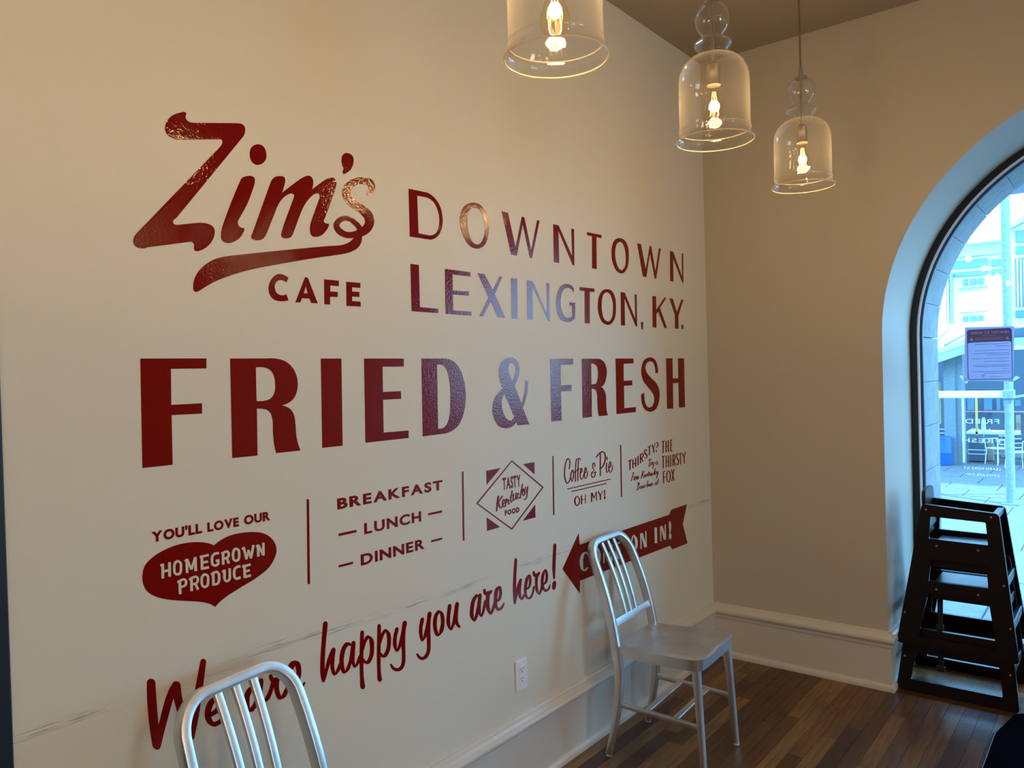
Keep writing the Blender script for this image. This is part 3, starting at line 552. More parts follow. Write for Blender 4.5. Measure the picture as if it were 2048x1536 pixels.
 'are': [["R19692,7987,19696,7885 19885,8026,19773,7910 20101,7877,19915,7789 20203,7556,20008,7495 20197,7305,20011,7286 19975,7083,20023,7208 19782,7246,19934,7319 19669,7534,19828,7592 19581,7836,19750,7893", "R19732,7950,19555,7897 19779,7676,19609,7629 19787,7385,19625,7359 19605,7147,19626,7250 19420,7312,19547,7369 19305,7625,19436,7674"], ["R19469,8061,19317,8055 19418,7919,19282,7969 19173,7808,19229,7941 18990,7885,19108,7990", "R19303,7924,19097,7866 19330,7666,19140,7619 19316,7360,19130,7344 19085,7102,19080,7216 18872,7245,19014,7317 18752,7485,18884,7542"], ["R18690,7464,18766,7544 18498,7512,18639,7588 18401,7758,18566,7797 18496,8017,18603,7952 18789,7976,18614,7893 18876,7690,18682,7635 18871,7382,18695,7362 18687,7138,18615,7222 18398,7149,18503,7242 18278,7301,18343,7340"]],
 'here': [["R17614,8796,17449,8755 17702,8275,17520,8229 17756,7741,17566,7696 17744,7220,17589,7183", "R17595,7176,17721,7223 17444,7518,17604,7580 17286,7807,17444,7875 17203,7918,17340,7985", "R17369,7957,17202,7909 17436,7640,17269,7597 17421,7349,17265,7333 17214,7175,17260,7274 17035,7302,17141,7368"], ["R16927,7490,16997,7563 16691,7540,16818,7611 16585,7774,16739,7810 16671,8047,16779,8001 16932,7982,16772,7911 17052,7722,16875,7666 17088,7441,16918,7410 16984,7204,16859,7230 16701,7085,16766,7180 16493,7220,16612,7276 16390,7470,16507,7512"], ["R16512,8057,16353,8054 16445,7912,16318,7968 16182,7834,16257,7946 16035,7921,16162,8005", "R16355,7922,16150,7872 16373,7612,16197,7575 16328,7308,16165,7297 16108,7114,16133,7215 15920,7241,16055,7298 15824,7510,15954,7554"], ["R15797,7428,15873,7496 15578,7487,15719,7553 15487,7759,15651,7791 15631,8032,15701,7951 15887,7918,15715,7849 15985,7641,15805,7596 15940,7355,15778,7352 15701,7132,15657,7216 15434,7174,15532,7243 15348,7314,15410,7343"], ["R15086,8850,14869,8803 15140,8439,14923,8390 15185,8011,14968,7963 15155,7590,15016,7561", "R15209,7343,14956,7265 15234,7241,14990,7165"]],
 'we': [["R31690,8746,31484,8687 31694,8371,31472,8309 31667,7772,31445,7713 31606,7220,31400,7166", "R31405,7124,31565,7224 31288,7504,31453,7607 31097,8050,31276,8165 30975,8342,31134,8452", "R31083,8474,30863,8433 31032,8078,30826,8053 30897,7537,30695,7531 30723,7059,30545,7060", "R30552,7016,30701,7097 30435,7436,30623,7534 30321,7988,30518,8084 30179,8775,30328,8843"], ["R30053,7364,30116,7480 29869,7407,29974,7520 29789,7596,29923,7638 29914,7825,29934,7708 30136,7780,30012,7656 30249,7566,30088,7489 30220,7290,30075,7301 30022,7082,30006,7201 29797,7100,29877,7213 29673,7252,29744,7321"]],
 'are2': [["R28799,7722,28762,7597 29012,7735,28901,7598 29146,7536,28983,7455 29130,7236,28988,7231 28920,7065,28973,7192 28751,7205,28869,7295 28638,7465,28768,7539 28578,7686,28711,7753", "R28700,7822,28553,7764 28743,7457,28596,7419 28621,7205,28551,7287 28411,7209,28507,7311 28280,7394,28393,7468 28209,7618,28314,7675"], ["R28384,7817,28261,7826 28314,7670,28246,7769 28101,7610,28153,7746 27974,7672,28059,7783", "R28226,7688,28060,7634 28228,7437,28076,7408 28118,7129,28018,7185 27879,7104,27976,7211 27775,7277,27878,7350"], ["R27700,7311,27757,7413 27456,7343,27579,7460 27338,7587,27499,7648 27386,7919,27534,7893 27657,8021,27532,7875 27838,7797,27655,7702 27861,7445,27674,7415 27678,7117,27601,7219 27375,7104,27449,7217 27220,7261,27266,7307"]],
 'homegrown2': [["B31247,11506,31179,11492 31254,11148,31186,11134", "B31079,11506,31010,11493 31086,11155,31016,11141", "B31210,11277,31222,11338 31046,11277,31057,11339", "B31267,11436,31285,11489 31194,11449,31212,11502"], ["C30837,11450,30830,11509 30792,11414,30736,11433 30789,11338,30726,11325 30798,11236,30736,11213 30813,11198,30769,11146 30850,11192,30854,11131 30887,11213,30941,11191 30896,11291,30959,11299 30894,11373,30955,11396 30869,11436,30919,11483"], ["B30634,11496,30566,11484 30637,11147,30568,11133", "B30409,11496,30340,11484 30412,11143,30342,11130", "B30618,11474,30564,11484 30518,11197,30464,11206", "B30464,11188,30518,11216 30351,11473,30406,11501", "B30645,11418,30673,11466 30577,11446,30605,11494"], ["B30237,11502,30166,11490 30240,11143,30169,11130", "B30251,11433,30265,11493 30006,11443,30020,11503", "B30186,11278,30198,11339 30033,11280,30045,11341", "B30187,11128,30200,11192 30014,11128,30027,11193"], ["B29735,11496,29725,11431 29857,11498,29828,11436 29944,11434,29882,11397 29963,11312,29895,11300 29940,11192,29884,11219 29828,11130,29837,11195 29731,11177,29793,11215 29724,11292,29793,11307", "B29822,11253,29834,11310 29720,11255,29732,11312"], ["B29654,11476,29580,11463 29659,11148,29585,11134", "B29660,11410,29678,11467 29588,11418,29606,11476", "B29599,11420,29616,11478 29509,11430,29497,11488 29495,11399,29427,11403 29500,11344,29440,11308 29531,11323,29507,11266 29607,11323,29597,11269", "B29556,11289,29490,11301 29495,11132,29429,11143"], ["C29243,11446,29235,11510 29202,11414,29138,11435 29195,11337,29122,11326 29202,11249,29131,11224 29219,11206,29169,11150 29258,11201,29267,11138 29289,11226,29351,11205 29299,11295,29370,11303 29296,11373,29366,11397 29271,11434,29327,11484"], ["B29052,11472,28984,11473 28983,11140,28915,11140", "B28920,11132,28979,11156 28850,11368,28909,11391", "B28909,11378,28850,11381 28848,11139,28788,11142", "B28788,11128,28856,11154 28694,11469,28763,11494", "B29063,11411,29091,11464 28978,11437,29006,11490"], ["B28627,11471,28551,11459 28629,11149,28554,11135", "B28464,11495,28388,11481 28472,11145,28396,11131", "B28617,11446,28553,11462 28471,11141,28406,11156", "B28638,11388,28669,11440 28565,11413,28597,11466"]],
 'produce2': [["B30832,11021,30761,11007 30835,10669,30764,10654", "B30842,10931,30876,10980 30771,10969,30805,11019", "B30781,10966,30795,11021 30688,10971,30680,11027 30671,10944,30609,10947 30678,10885,30622,10851 30705,10863,30681,10809 30790,10859,30778,10807"], ["B30530,11017,30461,11003 30534,10672,30465,10657", "B30543,10934,30574,10986 30473,10964,30504,11016", "B30481,10962,30496,11018 30380,10968,30372,11025 30363,10940,30299,10945 30368,10882,30311,10848 30398,10857,30373,10802 30488,10856,30477,10803", "B30428,10823,30367,10834 30364,10655,30302,10666"], ["C30131,10968,30124,11030 30091,10936,30032,10955 30085,10862,30017,10849 30094,10768,30027,10742 30110,10726,30063,10672 30148,10719,30153,10657 30180,10744,30237,10723 30192,10816,30258,10825 30189,10900,30255,10925 30164,10958,30215,11008"], ["B29945,11024,29872,11010 29947,10672,29875,10657", "B29956,10934,29987,10984 29884,10966,29915,11015", "B29892,10962,29907,11019 29816,10967,29800,11023 29791,10926,29727,10937 29782,10851,29713,10837 29794,10760,29729,10727 29826,10717,29791,10659 29906,10717,29894,10659"], ["B29629,11013,29555,10997 29633,10884,29559,10869 29630,10772,29561,10772 29572,10677,29541,10725 29472,10673,29511,10730 29418,10736,29487,10764 29410,10875,29481,10890 29410,11005,29481,11019", "B29644,10932,29675,10982 29573,10960,29604,11011"], ["B29139,11031,29125,10964 29251,11030,29218,10966 29337,10967,29272,10927 29356,10852,29285,10838 29340,10739,29275,10754 29251,10660,29248,10725 29125,10675,29150,10742"], ["B29053,11024,28976,11010 29053,10669,28975,10654", "B29072,10936,29090,10999 28821,10951,28839,11014", "B28996,10799,29012,10858 28854,10803,28870,10863", "B29001,10656,29017,10723 28824,10655,28840,10723"]],
}
FONT_ART = {
 'youll': ("YOU'LL", 31460, 30169, 12056, 12309),
 'love': ('LOVE', 30023, 29133, 12052, 12295),
 'our': ('OUR', 28982, 28182, 12054, 12305),
 'homegrown': ('HOMEGROWN', 31281, 28389, 11143, 11513),
 'produce': ('PRODUCE', 30861, 28831, 10668, 11000),
 'breakfast': ('BREAKFAST', 25898, 21416, 11989, 12318),
 'lunch': ('LUNCH', 24899, 22468, 11077, 11417),
 'dinner': ('DINNER', 25068, 22349, 10150, 10492),
 'tasty': ('TASTY', 18197, 17106, 11538, 11988),
 'food': ('FOOD', 18109, 17225, 10565, 10764),
}

EXT = {
 'post': (0.652, 0.747, -0.114, 3.241, 6.8),
 'rail': (-0.137, 0.65, 1.142, 1.228, 6.8),
 'column': (-0.623, -0.352, -0.129, 1.785, 10.6),
 'downpipe': (-0.355, -0.326, -0.074, 1.039, 10.55),
 'bars': (-0.868, -0.824, 0.488, 1.228, 11.5),
 'barrel': (-0.696, -0.593, -0.137, 0.342, 10.3),
 'bin': (-0.366, -0.122, -0.13, 0.203, 11.2),
 'box': (-0.147, -0.044, -0.109, 0.191, 11.4),
 'ypole': (-0.365, -0.33, 0.266, 0.93, 12.0),
 'umb': (-0.249, -0.176, 0.25, 0.594, 11.8),
 'table': (-0.515, 0.069, 0.251, 0.323, 12.0),
 'redrail': (-0.654, 0.217, 0.62, 0.643, 13.0),
 'gutter': (-2.22, -0.844, 5.24, 5.423, 23.7),
 'panel': (-2.756, -0.878, 4.891, 5.263, 24.0),
 'win1': (-2.68, -1.615, 4.54, 4.79, 24.0),
 'win1b': (-1.522, -1.207, 4.518, 4.733, 24.0),
 'win2': (-2.686, -1.62, 4.289, 4.43, 24.0),
 'win2b': (-1.527, -1.212, 4.242, 4.426, 24.0),
 'winA': (-2.287, -1.946, 4.004, 4.192, 24.0),
 'winA2': (-1.892, -1.731, 3.991, 4.178, 24.0),
 'winB': (-2.308, -1.953, 2.845, 3.017, 24.0),
 'winB2': (-1.899, -1.751, 2.841, 3.012, 24.0),
 'wall': (-3.246, -0.537, 1.941, 5.461, 24.2),
 'band': (-3.05, -0.452, 2.406, 2.677, 23.0),
 'postdark': (-2.612, -2.543, 2.788, 4.378, 23.8),
 'colsA': (-2.773, -2.717, 2.797, 4.186, 23.75),
 'colsB': (-2.689, -2.647, 2.792, 4.288, 23.75),
 'rwall': (-0.277, 0.294, 2.346, 4.61, 16.0),
 'rw1': (-0.089, 0.191, 4.133, 4.391, 16.0),
 'rw2': (-0.094, 0.186, 3.886, 4.058, 16.0),
 'rw3': (-0.105, 0.175, 2.755, 3.8, 16.0),
 'rw4': (-0.117, 0.164, 2.518, 2.669, 16.0),
 'beamR': (0.524, 0.731, 1.792, 1.905, 9.0),
 'beamR2': (0.523, 0.73, 1.736, 1.792, 9.0),
 'back': (-1.306, 0.356, -0.121, 1.658, 13.2),
 'w1': (-0.641, -0.532, 0.654, 0.876, 13.1),
 'w2': (-0.367, -0.236, 0.656, 0.875, 13.1),
 'w3': (-0.164, -0.107, 0.658, 0.875, 13.1),
 'w4': (0.131, 0.218, 0.734, 0.846, 13.1),
 'w5': (0.141, 0.212, 0.268, 0.567, 13.1),
}
FASCIA = [(-0.743, 10.2, 1.744), (0.208, 10.2, 2.067), (-0.747, 10.2, 1.547), (0.205, 10.2, 1.872)]
GABLE = [(-0.313, 15.8, 4.492), (0.198, 15.8, 4.728), (-0.314, 15.8, 4.405), (0.196, 15.8, 4.622)]
ROOFTOP = [(-0.972, 11.5, 2.117), (0.059, 11.5, 2.077)]

# ------------------------------------------------------------------ room shell
H = 3.27
AX, AZ, AR = 1.96, 1.725, 1.06          # centre and radius of the arched opening
XR, YN = 6.4, -7.2                      # far side and rear of the room

def struct(o): o['kind'] = 'structure'; return o
struct(box('wall_left', M_WALL, -.2, 0, -3.455, .0, 0, H))
struct(box('wall_left_rear', M_WALL_DIM, -.2, 0, YN, -4.60, 0, H))
struct(box('wall_left_header', M_WALL_DIM, -.2, 0, -4.60, -3.455, 2.35, H))
WY0, WY1, WZ0, WZ1 = -3.5, -2.0, .9, 2.4      # unseen window added in the far side wall to light the left wall
bm = bmesh.new()
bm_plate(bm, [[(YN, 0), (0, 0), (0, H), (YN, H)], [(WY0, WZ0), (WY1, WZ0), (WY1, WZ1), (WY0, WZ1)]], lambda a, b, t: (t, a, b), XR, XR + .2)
struct(from_bm('wall_right', bm, M_WALL_DIM))
w2 = empty('fill_window', (XR + .1, (WY0 + WY1) / 2, WZ0)); w2['kind'] = 'structure'
for k in range(4):
    yy = WY0 + (WY1 - WY0) * k / 3 - (WY0 + WY1) / 2
    box('mullion', M_FRAME, -.03, .03, yy - .03, yy + .03, 0, WZ1 - WZ0, w2)
for zz in (0, WZ1 - WZ0 - .06): box('window_rail', M_FRAME, -.03, .03, -(WY1 - WY0) / 2, (WY1 - WY0) / 2, zz, zz + .06, w2)
struct(box('wall_rear', M_WALL_DIM, -.2, XR + .2, YN - .2, YN, 0, H))
struct(box('ceiling', M_CEIL, -.2, XR + .2, YN - .2, .7, H, H + .15))

def arch(cx, r, z1=AZ, n=48, z0=0.0):
    return [(cx - r, z0)] + [(cx - r * math.cos(PI * k / n), z1 + r * math.sin(PI * k / n)) for k in range(n + 1)] + [(cx + r, z0)]
def wall_with_arch(name, m, y0, y1, r, x0=-.2, x1=XR + .2, top=H):
    outline = [(x0, 0)] + arch(AX, r) + [(x1, 0), (x1, top), (x0, top)]
    bm = bmesh.new(); bm_plate(bm, [outline], lambda a, b, t: (a, t, b), y0, y1)
    return auto_smooth(from_bm(name, bm, m), 25)
struct(wall_with_arch('wall_back', M_WALL_DIM, 0, .70, AR))
facade = struct(wall_with_arch('wall_outer', M_STONE, .70, 1.10, 1.45, -6, 9, 4.2))
# individual stones lining the outer side of the opening (radius 1.015)
R1, R2 = 1.015, 1.46
def stone(pts):
    bm = bmesh.new(); bm_plate(bm, [pts], lambda a, b, t: (a, t, b), .705, 1.12)
    es = [e for e in bm.edges if len(e.link_faces) == 2 and e.calc_face_angle(0) > .9]
    bmesh.ops.bevel(bm, geom=es, offset=.003, segments=1, affect='EDGES')
    return auto_smooth(from_bm('stone_block', bm, M_STONE, facade), 30)
z = 0.0; hh = .2465
for s in (-1, 1):
    for k in range(7):
        za, zb = k * hh + .0015, (k + 1) * hh - .0015
        xa, xb = AX + s * R1, AX + s * R2
        stone([(min(xa, xb), za), (max(xa, xb), za), (max(xa, xb), zb), (min(xa, xb), zb)])
NV = 17
for k in range(NV):
    a0 = PI * k / NV + .0012; a1 = PI * (k + 1) / NV - .0012
    pts = [(AX - R1 * math.cos(a0 + (a1 - a0) * i / 4), AZ + .003 + R1 * math.sin(a0 + (a1 - a0) * i / 4)) for i in range(5)]
    pts += [(AX - R2 * math.cos(a1 + (a0 - a1) * i / 4), AZ + .003 + R2 * math.sin(a1 + (a0 - a1) * i / 4)) for i in range(5)]
    stone(pts)

# floor: slab with separate strip boards where they can be told apart
fl = struct(box('floor', M_GAP, -.2, XR + .2, YN - .2, 1.12, -.10, -.012))
BW = .0635
plank_meshes = {}
def plank(x0, x1, y0, y1):
    key = (round(x1 - x0, 4), round(y1 - y0, 3))
    me = plank_meshes.get(key)
    if me is None:
        bm = bmesh.new(); bm_box(bm, .0007, x1 - x0 - .0007, .0007, y1 - y0 - .0007, -.012, 0)
        bmesh.ops.recalc_face_normals(bm, faces=bm.faces)
        me = bpy.data.meshes.new('floor_board'); bm.to_mesh(me); bm.free(); me.materials.append(M_PLANK)
        plank_meshes[key] = me
    o = new_obj('floor_board', me, fl); o.location = (x0, y0, random.uniform(-.0008, 0))
    return o
lens = (.55, .8, 1.1, 1.5, 1.9)
for i in range(34):
    x0 = .0175 + i * BW
    y = -.002; first = True
    while y > -3.0:
        L = random.choice(lens); 
        if first: L *= random.choice((.35, .6, 1.0)); L = round(L, 2); first = False
        plank(x0, x0 + BW, y - L, y); y -= L
for j in range(9):       # boards inside the window recess run the other way
    y0 = .0 + j * BW; x = AX - AR
    for L in ((.7, .9, .52) if j % 2 else (1.1, .4, .62)):
        o = plank(0, L, 0, BW); o.location = (x, y0 + .001, 0); x += L
# rest of the floor, outside the view: same boards joined
bm = bmesh.new()
for i in range(-1, 102):
    x0 = .0175 + i * BW
    if x0 > XR: break
    top = -3.0 if i < 34 else -.001
    bm_box(bm, max(x0, 0) + .0006, x0 + BW - .0006, YN, top - (.0 if i >= 34 else 2.0), -.012, -.0005)
    if i < 34: bm_box(bm, max(x0, 0) + .0006, x0 + BW - .0006, -5.0, -4.95, -.012, -.0006)
o = from_bm('floor_board_rest', bm, M_PLANK, fl); o['kind'] = 'stuff'

# baseboards: one moulded profile swept round the walls
PROF = [(0, .287), (.006, .287), (.009, .281), (.010, .275), (.016, .271), (.019, .266), (.024, .262), (.031, .257), (.034, .250), (.034, .243), (.030, .236), (.021, .233), (.019, .230), (.019, .212), (.014, .208), (.014, .032), (.020, .030), (.025, .024), (.028, .014), (.028, 0), (0, 0)]
def baseboard(name, fa, fb):
    bm = bmesh.new()
    A = [bm.verts.new(fa(d, z)) for d, z in PROF]; B = [bm.verts.new(fb(d, z)) for d, z in PROF]
    for i in range(len(PROF) - 1): bm.faces.new([A[i], A[i+1], B[i+1], B[i]])
    bm.faces.new(A); bm.faces.new(B)
    return struct(auto_smooth(from_bm(name, bm, M_TRIM), 30))
JX = AX - AR
baseboard('baseboard_left', lambda d, z: (d, -3.45, z), lambda d, z: (d, -d, z))
baseboard('baseboard_back', lambda d, z: (d, -d, z), lambda d, z: (JX + d, -d, z))
baseboard('baseboard_recess', lambda d, z: (JX + d, -d, z), lambda d, z: (JX + d, .598, z))
baseboard('baseboard_right', lambda d, z: (XR, -d, z), lambda d, z: (AX + AR, -d, z))

# door opening at the near end of the left wall: navy casing, glazed leaf
dr = empty('door_1', (0, -4.03, 0)); dr['kind'] = 'structure'
def P(name, m, *b, **k):
    b = list(b); b[2] += 4.03; b[3] += 4.03
    return box(name, m, *b, parent=dr, **k)
P('casing', M_NAVY, -.2, .012, -3.510, -3.455, 0, 2.35, bevel=.003)
P('casing', M_NAVY, -.2, .012, -4.60, -4.545, 0, 2.35, bevel=.003)
P('casing', M_NAVY, -.2, .012, -4.545, -3.51, 2.295, 2.35)
P('door_leaf', M_DGLASS, -.15, -.11, -4.545, -3.51, .02, 2.295)

# ------------------------------------------------------------------ arched window
win = empty('window_1', (AX, .63, 0)); win['kind'] = 'structure'
def arch_ring(name, m, ro, ri, y0, y1, z0=0.0, n=64):
    o_ = arch(0, ro, n=n, z0=z0); i_ = arch(0, ri, n=n, z0=z0)
    bm = bmesh.new()
    V = [[bm.verts.new((p[0], y, p[1])) for p in o_] for y in (y0 - .63, y1 - .63)]
    U = [[bm.verts.new((p[0], y, p[1])) for p in i_] for y in (y0 - .63, y1 - .63)]
    for k in range(len(o_) - 1):
        bm.faces.new([V[0][k], V[0][k+1], U[0][k+1], U[0][k]]); bm.faces.new([V[1][k], U[1][k], U[1][k+1], V[1][k+1]])
        bm.faces.new([V[0][k], V[1][k], V[1][k+1], V[0][k+1]]); bm.faces.new([U[0][k], U[0][k+1], U[1][k+1], U[1][k]])
    for e in (0, -1): bm.faces.new([V[0][e], U[0][e], U[1][e], V[1][e]])
    return auto_smooth(from_bm(name, bm, m, win), 30)
arch_ring('window_frame', M_FRAME, 1.059, 1.022, .600, .664)
arch_ring('gasket', M_GASKET, 1.025, 1.0165, .5985, .626)
arch_ring('glazing_bead', M_BLUEFR, 1.019, 1.003, .626, .654)
def wbox(name, m, *b, **k):
    b = list(b); b[0] -= AX; b[1] -= AX; b[2] -= .63; b[3] -= .63
    return box(name, m, *b, parent=win, **k)
wbox('bottom_rail', M_FRAME, AX - 1.022, AX + 1.022, .602, .662, 0, .035)
bm = bmesh.new(); bm_plate(bm, [arch(0, 1.016, n=64, z0=.03)], lambda a, b, t: (a, t, b), .004, .010)
from_bm('window_pane', bm, M_PANE, win)

# ------------------------------------------------------------------ lettering
def wall_place(dx=0.0):
    return lambda a, b, t: (t, -a * 1e-4, b * 1e-4)
def build_letters(root, key, m, t0, t1, name='letter', names=None):
    for li, let in enumerate(WALL_ART[key]):
        bm = bmesh.new()
        for q, sh in enumerate(let):
            tt = t1 + q * 1.5e-4 + (li % 2) * 7e-5
            pl = lambda a, b, t: (t - root.location[0], -a * 1e-4 - root.location[1], b * 1e-4 - root.location[2])
            if sh[0] == 'P': bm_plate(bm, [ring_pts(r) for r in sh[1:].split('|')], pl, t0, tt)
            else: bm_ribbon(bm, sh[1:], sh[0], pl, t0, tt)
        me = bpy.data.meshes.new(name); bm.normal_update()
        bmesh.ops.recalc_face_normals(bm, faces=bm.faces)
        bm.to_mesh(me); bm.free()
        new_obj(names[li] if names else name, me, root, m)

def center(key):
    X = []; Z = []
    for let in WALL_ART[key]:
        for sh in let:
            for w in sh[1:].replace('|', ' ').replace('*', '').split():
                v = [float(q) for q in w.split(',')]
                X += v[0::2]; Z += v[1::2]
    return (-(min(X) + max(X)) / 2e4, (min(Z) + max(Z)) / 2e4)

def word(key, name, label, cat='lettering', group=None, m=None, t0=.0002, t1=.0009, names=None):
    y, z = center(key)
    r = empty(name, (0, y, z), label, cat, group)
    build_letters(r, key, m or M_RED, t0, t1, names=names)
    return r

_fc = {}
def glyph(ch, bold):
    k = (ch, bold)
    if k in _fc: return _fc[k]
    cu = bpy.data.curves.new('tmp', 'FONT'); cu.body = ch; cu.size = 1; cu.offset = bold; cu.resolution_u = 4
    ob = bpy.data.objects.new('tmp', cu); COL.objects.link(ob)
    dg = bpy.context.evaluated_depsgraph_get()
    me = bpy.data.meshes.new_from_object(ob.evaluated_get(dg))
    V = [(v.co.x, v.co.y) for v in me.vertices]; F = [tuple(p.vertices) for p in me.polygons]
    bpy.data.objects.remove(ob); bpy.data.curves.remove(cu); bpy.data.meshes.remove(me)
    _fc[k] = (V, F); return _fc[k]

def text(root, s, place, x0, x1, z0, h, m, bold=.02, gap=.12, thick=.0007, t0=0.0, space=.35, name='letter', widths=None):
    """capitals fitted between x0..x1 on baseline z0 with cap height h; place(a,b,t) -> 3D in root space"""
    cap = max(v[1] for v in glyph('H', bold)[0]); base = min(v[1] for v in glyph('H', bold)[0])
    items = []; cur = 0
    for ch in s:
        if ch == ' ': cur += space; continue
        V, F = glyph(ch, bold); a = min(v[0] for v in V); b_ = max(v[0] for v in V)
        items.append((ch, V, F, cur - a)); cur += b_ - a + gap
    cur -= gap
    k = (x1 - x0) / cur
    for ch, V, F, off in items:
        bm = bmesh.new()
        P2 = [(x0 + (v[0] + off) * k, z0 + (v[1] - base) / (cap - base) * h) for v in V]
        if ch in 'OCGSQU':      # trim overshoot a little
            pass
        top = [bm.verts.new(place(p[0], p[1], t0 + thick)) for p in P2]
        bot = [bm.verts.new(place(p[0], p[1], t0)) for p in P2]
        cnt = {}
        for f in F:
            for i in range(len(f)):
                e = (f[i], f[(i+1) % len(f)]); cnt[tuple(sorted(e))] = cnt.get(tuple(sorted(e)), 0) + 1
        for f in F:
            try: bm.faces.new([top[i] for i in f])
            except ValueError: pass
            for i in range(len(f)):
                a, b_ = f[i], f[(i+1) % len(f)]
                if cnt[tuple(sorted((a, b_)))] == 1:
                    try: bm.faces.new([top[b_], top[a], bot[a], bot[b_]])
                    except ValueError: pass
        me = bpy.data.meshes.new(name); bmesh.ops.recalc_face_normals(bm, faces=bm.faces); bm.to_mesh(me); bm.free()
        new_obj(name, me, root, m)

def fword(key, name, label, m=None, bold=.02, gap=.12, t0=.0002, thick=.0007, group=None, parent=None):
    s, a0, a1, z0, z1 = FONT_ART[key]
    r = parent or empty(name, (0, -(a0 + a1) / 2e4, z0 * 1e-4), label, 'lettering', group)
    L = r.location
    text(r, s, lambda a, b, t: (t - L[0], -a - L[1], b - L[2]), a0 * 1e-4, a1 * 1e-4, z0 * 1e-4, (z1 - z0) * 1e-4, m or M_RED, bold, gap, thick, t0)
    return r

G = 'red vinyl lettering on the left wall'
word('name', 'wall_lettering', 'large red brush script cafe name with a swoosh tail, top left of the wall', group=G)
word('cafe', 'wall_lettering', 'small bold red word CAFE under the swoosh', group=G)
word('downtown', 'wall_lettering', 'thin red capitals DOWNTOWN, upper line right of the script', group=G)
word('lexington', 'wall_lettering', 'red capitals LEXINGTON with a comma, under DOWNTOWN', group=G)
word('ky', 'wall_lettering', 'red capitals KY with a full stop after LEXINGTON', group=G)
word('fried', 'wall_lettering', 'heavy tall red capitals FRIED, largest word of the wall', group=G)
word('ampersand', 'wall_lettering', 'large red ampersand between the two big words', group=G)
word('fresh', 'wall_lettering', 'heavy tall red capitals FRESH near the corner', group=G)
word('coffee', 'wall_lettering', 'thin dark red script Coffee', group=G)
word('and', 'wall_lettering', 'small dark red script ampersand after Coffee', group=G)
word('pie', 'wall_lettering', 'thin dark red script Pie', group=G)
word('underlines', 'underline', 'pair of slim red lines under the coffee script', 'underline')
word('oh', 'wall_lettering', 'small red capitals OH under the double line', group=G)
word('my', 'wall_lettering', 'small red capitals MY with exclamation mark under the double line', group=G)
word('thirstyq', 'wall_lettering', 'small red capitals THIRSTY with a question mark, rising to the right', group=G)
word('tryline', 'wall_lettering', 'tiny red script line Try a', group=G)
word('fine', 'wall_lettering', 'tiny red script word Fine', group=G)
word('kentucky2', 'wall_lettering', 'tiny red script Kentucky beside the word Fine', group=G)
word('bourbon', 'wall_lettering', 'tiny red script line Bourbon at', group=G)
word('the', 'wall_lettering', 'narrow red capitals THE, top of the three-line block by the corner', group=G)
word('thirsty', 'wall_lettering', 'narrow red capitals THIRSTY, middle of the three-line block by the corner', group=G)
word('fox', 'wall_lettering', 'narrow red capitals FOX, bottom of the three-line block by the corner', group=G)
word('we', 'wall_lettering', 'large red brush script We behind the nearest chair back', group=G)
word('are2', 'wall_lettering', 'large red brush script are behind the slats of the nearest chair', group=G)
word('happy', 'wall_lettering', 'large red brush script happy', group=G)
word('you', 'wall_lettering', 'large red brush script you', group=G)
word('are', 'wall_lettering', 'red brush script are left of the word here', group=G)
word('here', 'wall_lettering', 'red brush script here with exclamation mark beside the arrow', group=G)
fword('youll', 'wall_lettering', "small bold red YOU'LL above the heart", bold=.05, gap=.06, group=G)
fword('love', 'wall_lettering', 'small bold red word LOVE above the heart', bold=.05, gap=.06, group=G)
fword('our', 'wall_lettering', 'small bold red word OUR above the heart', bold=.05, gap=.06, group=G)
fword('breakfast', 'wall_lettering', 'wide red capitals BREAKFAST between two dividing lines', bold=.04, gap=.10, group=G)
fword('lunch', 'wall_lettering', 'wide red capitals LUNCH with a dash each side', bold=.034, gap=.13, group=G)
fword('dinner', 'wall_lettering', 'wide red capitals DINNER with a dash each side', bold=.036, gap=.12, group=G)
word('lunchdash', 'dash_pair', 'pair of red dashes either side of LUNCH', 'dash', names=['dash', 'dash'])
word('dinnerdash', 'dash_pair', 'pair of red dashes either side of DINNER', 'dash', names=['dash', 'dash'])
for k, t in (('divider1', 'tallest thin red vertical line, right of the heart'), ('divider2', 'thin red vertical line left of the diamond badge'), ('divider3', 'thin red vertical line between diamond badge and coffee script'), ('divider4', 'shortest thin red vertical line, right of the pie script')):
    word(k, 'divider_line', t, 'line', 'red dividing lines', names=['line'])
# heart badge
y, z = center('heart')
hb = empty('heart_badge', (0, y, z), 'solid red heart with cream letters HOMEGROWN PRODUCE', 'badge')
build_letters(hb, 'heart', M_RED, .0002, .0008, name='heart')
for k in ('homegrown2', 'produce2'): build_letters(hb, k, M_CREAM, .0009, .0013)
# diamond badge
y, z = center('diamond')
db = empty('diamond_badge', (0, y, z), 'diamond outline badge with corner triangles reading TASTY Kentucky FOOD', 'badge')
build_letters(db, 'diamond', M_RED, .0002, .0009, name='diamond_outline')
build_letters(db, 'triangles', M_RED, .0002, .0009, name='corner_triangle')
build_letters(db, 'kentucky', M_RED, .0002, .0009)
fword('tasty', None, None, M_RED, .03, .04, parent=db)
fword('food', None, None, M_RED, .06, .10, parent=db)
# arrow badge
y, z = center('arrow')
ab = empty('arrow_badge', (0, y, z), 'solid red arrow pointing left with cream words COME ON IN', 'badge')
build_letters(ab, 'arrow', M_RED, .0002, .0008, name='arrow')
for k in ('come', 'on', 'in'): build_letters(ab, k, M_CREAM, .0009, .0013)

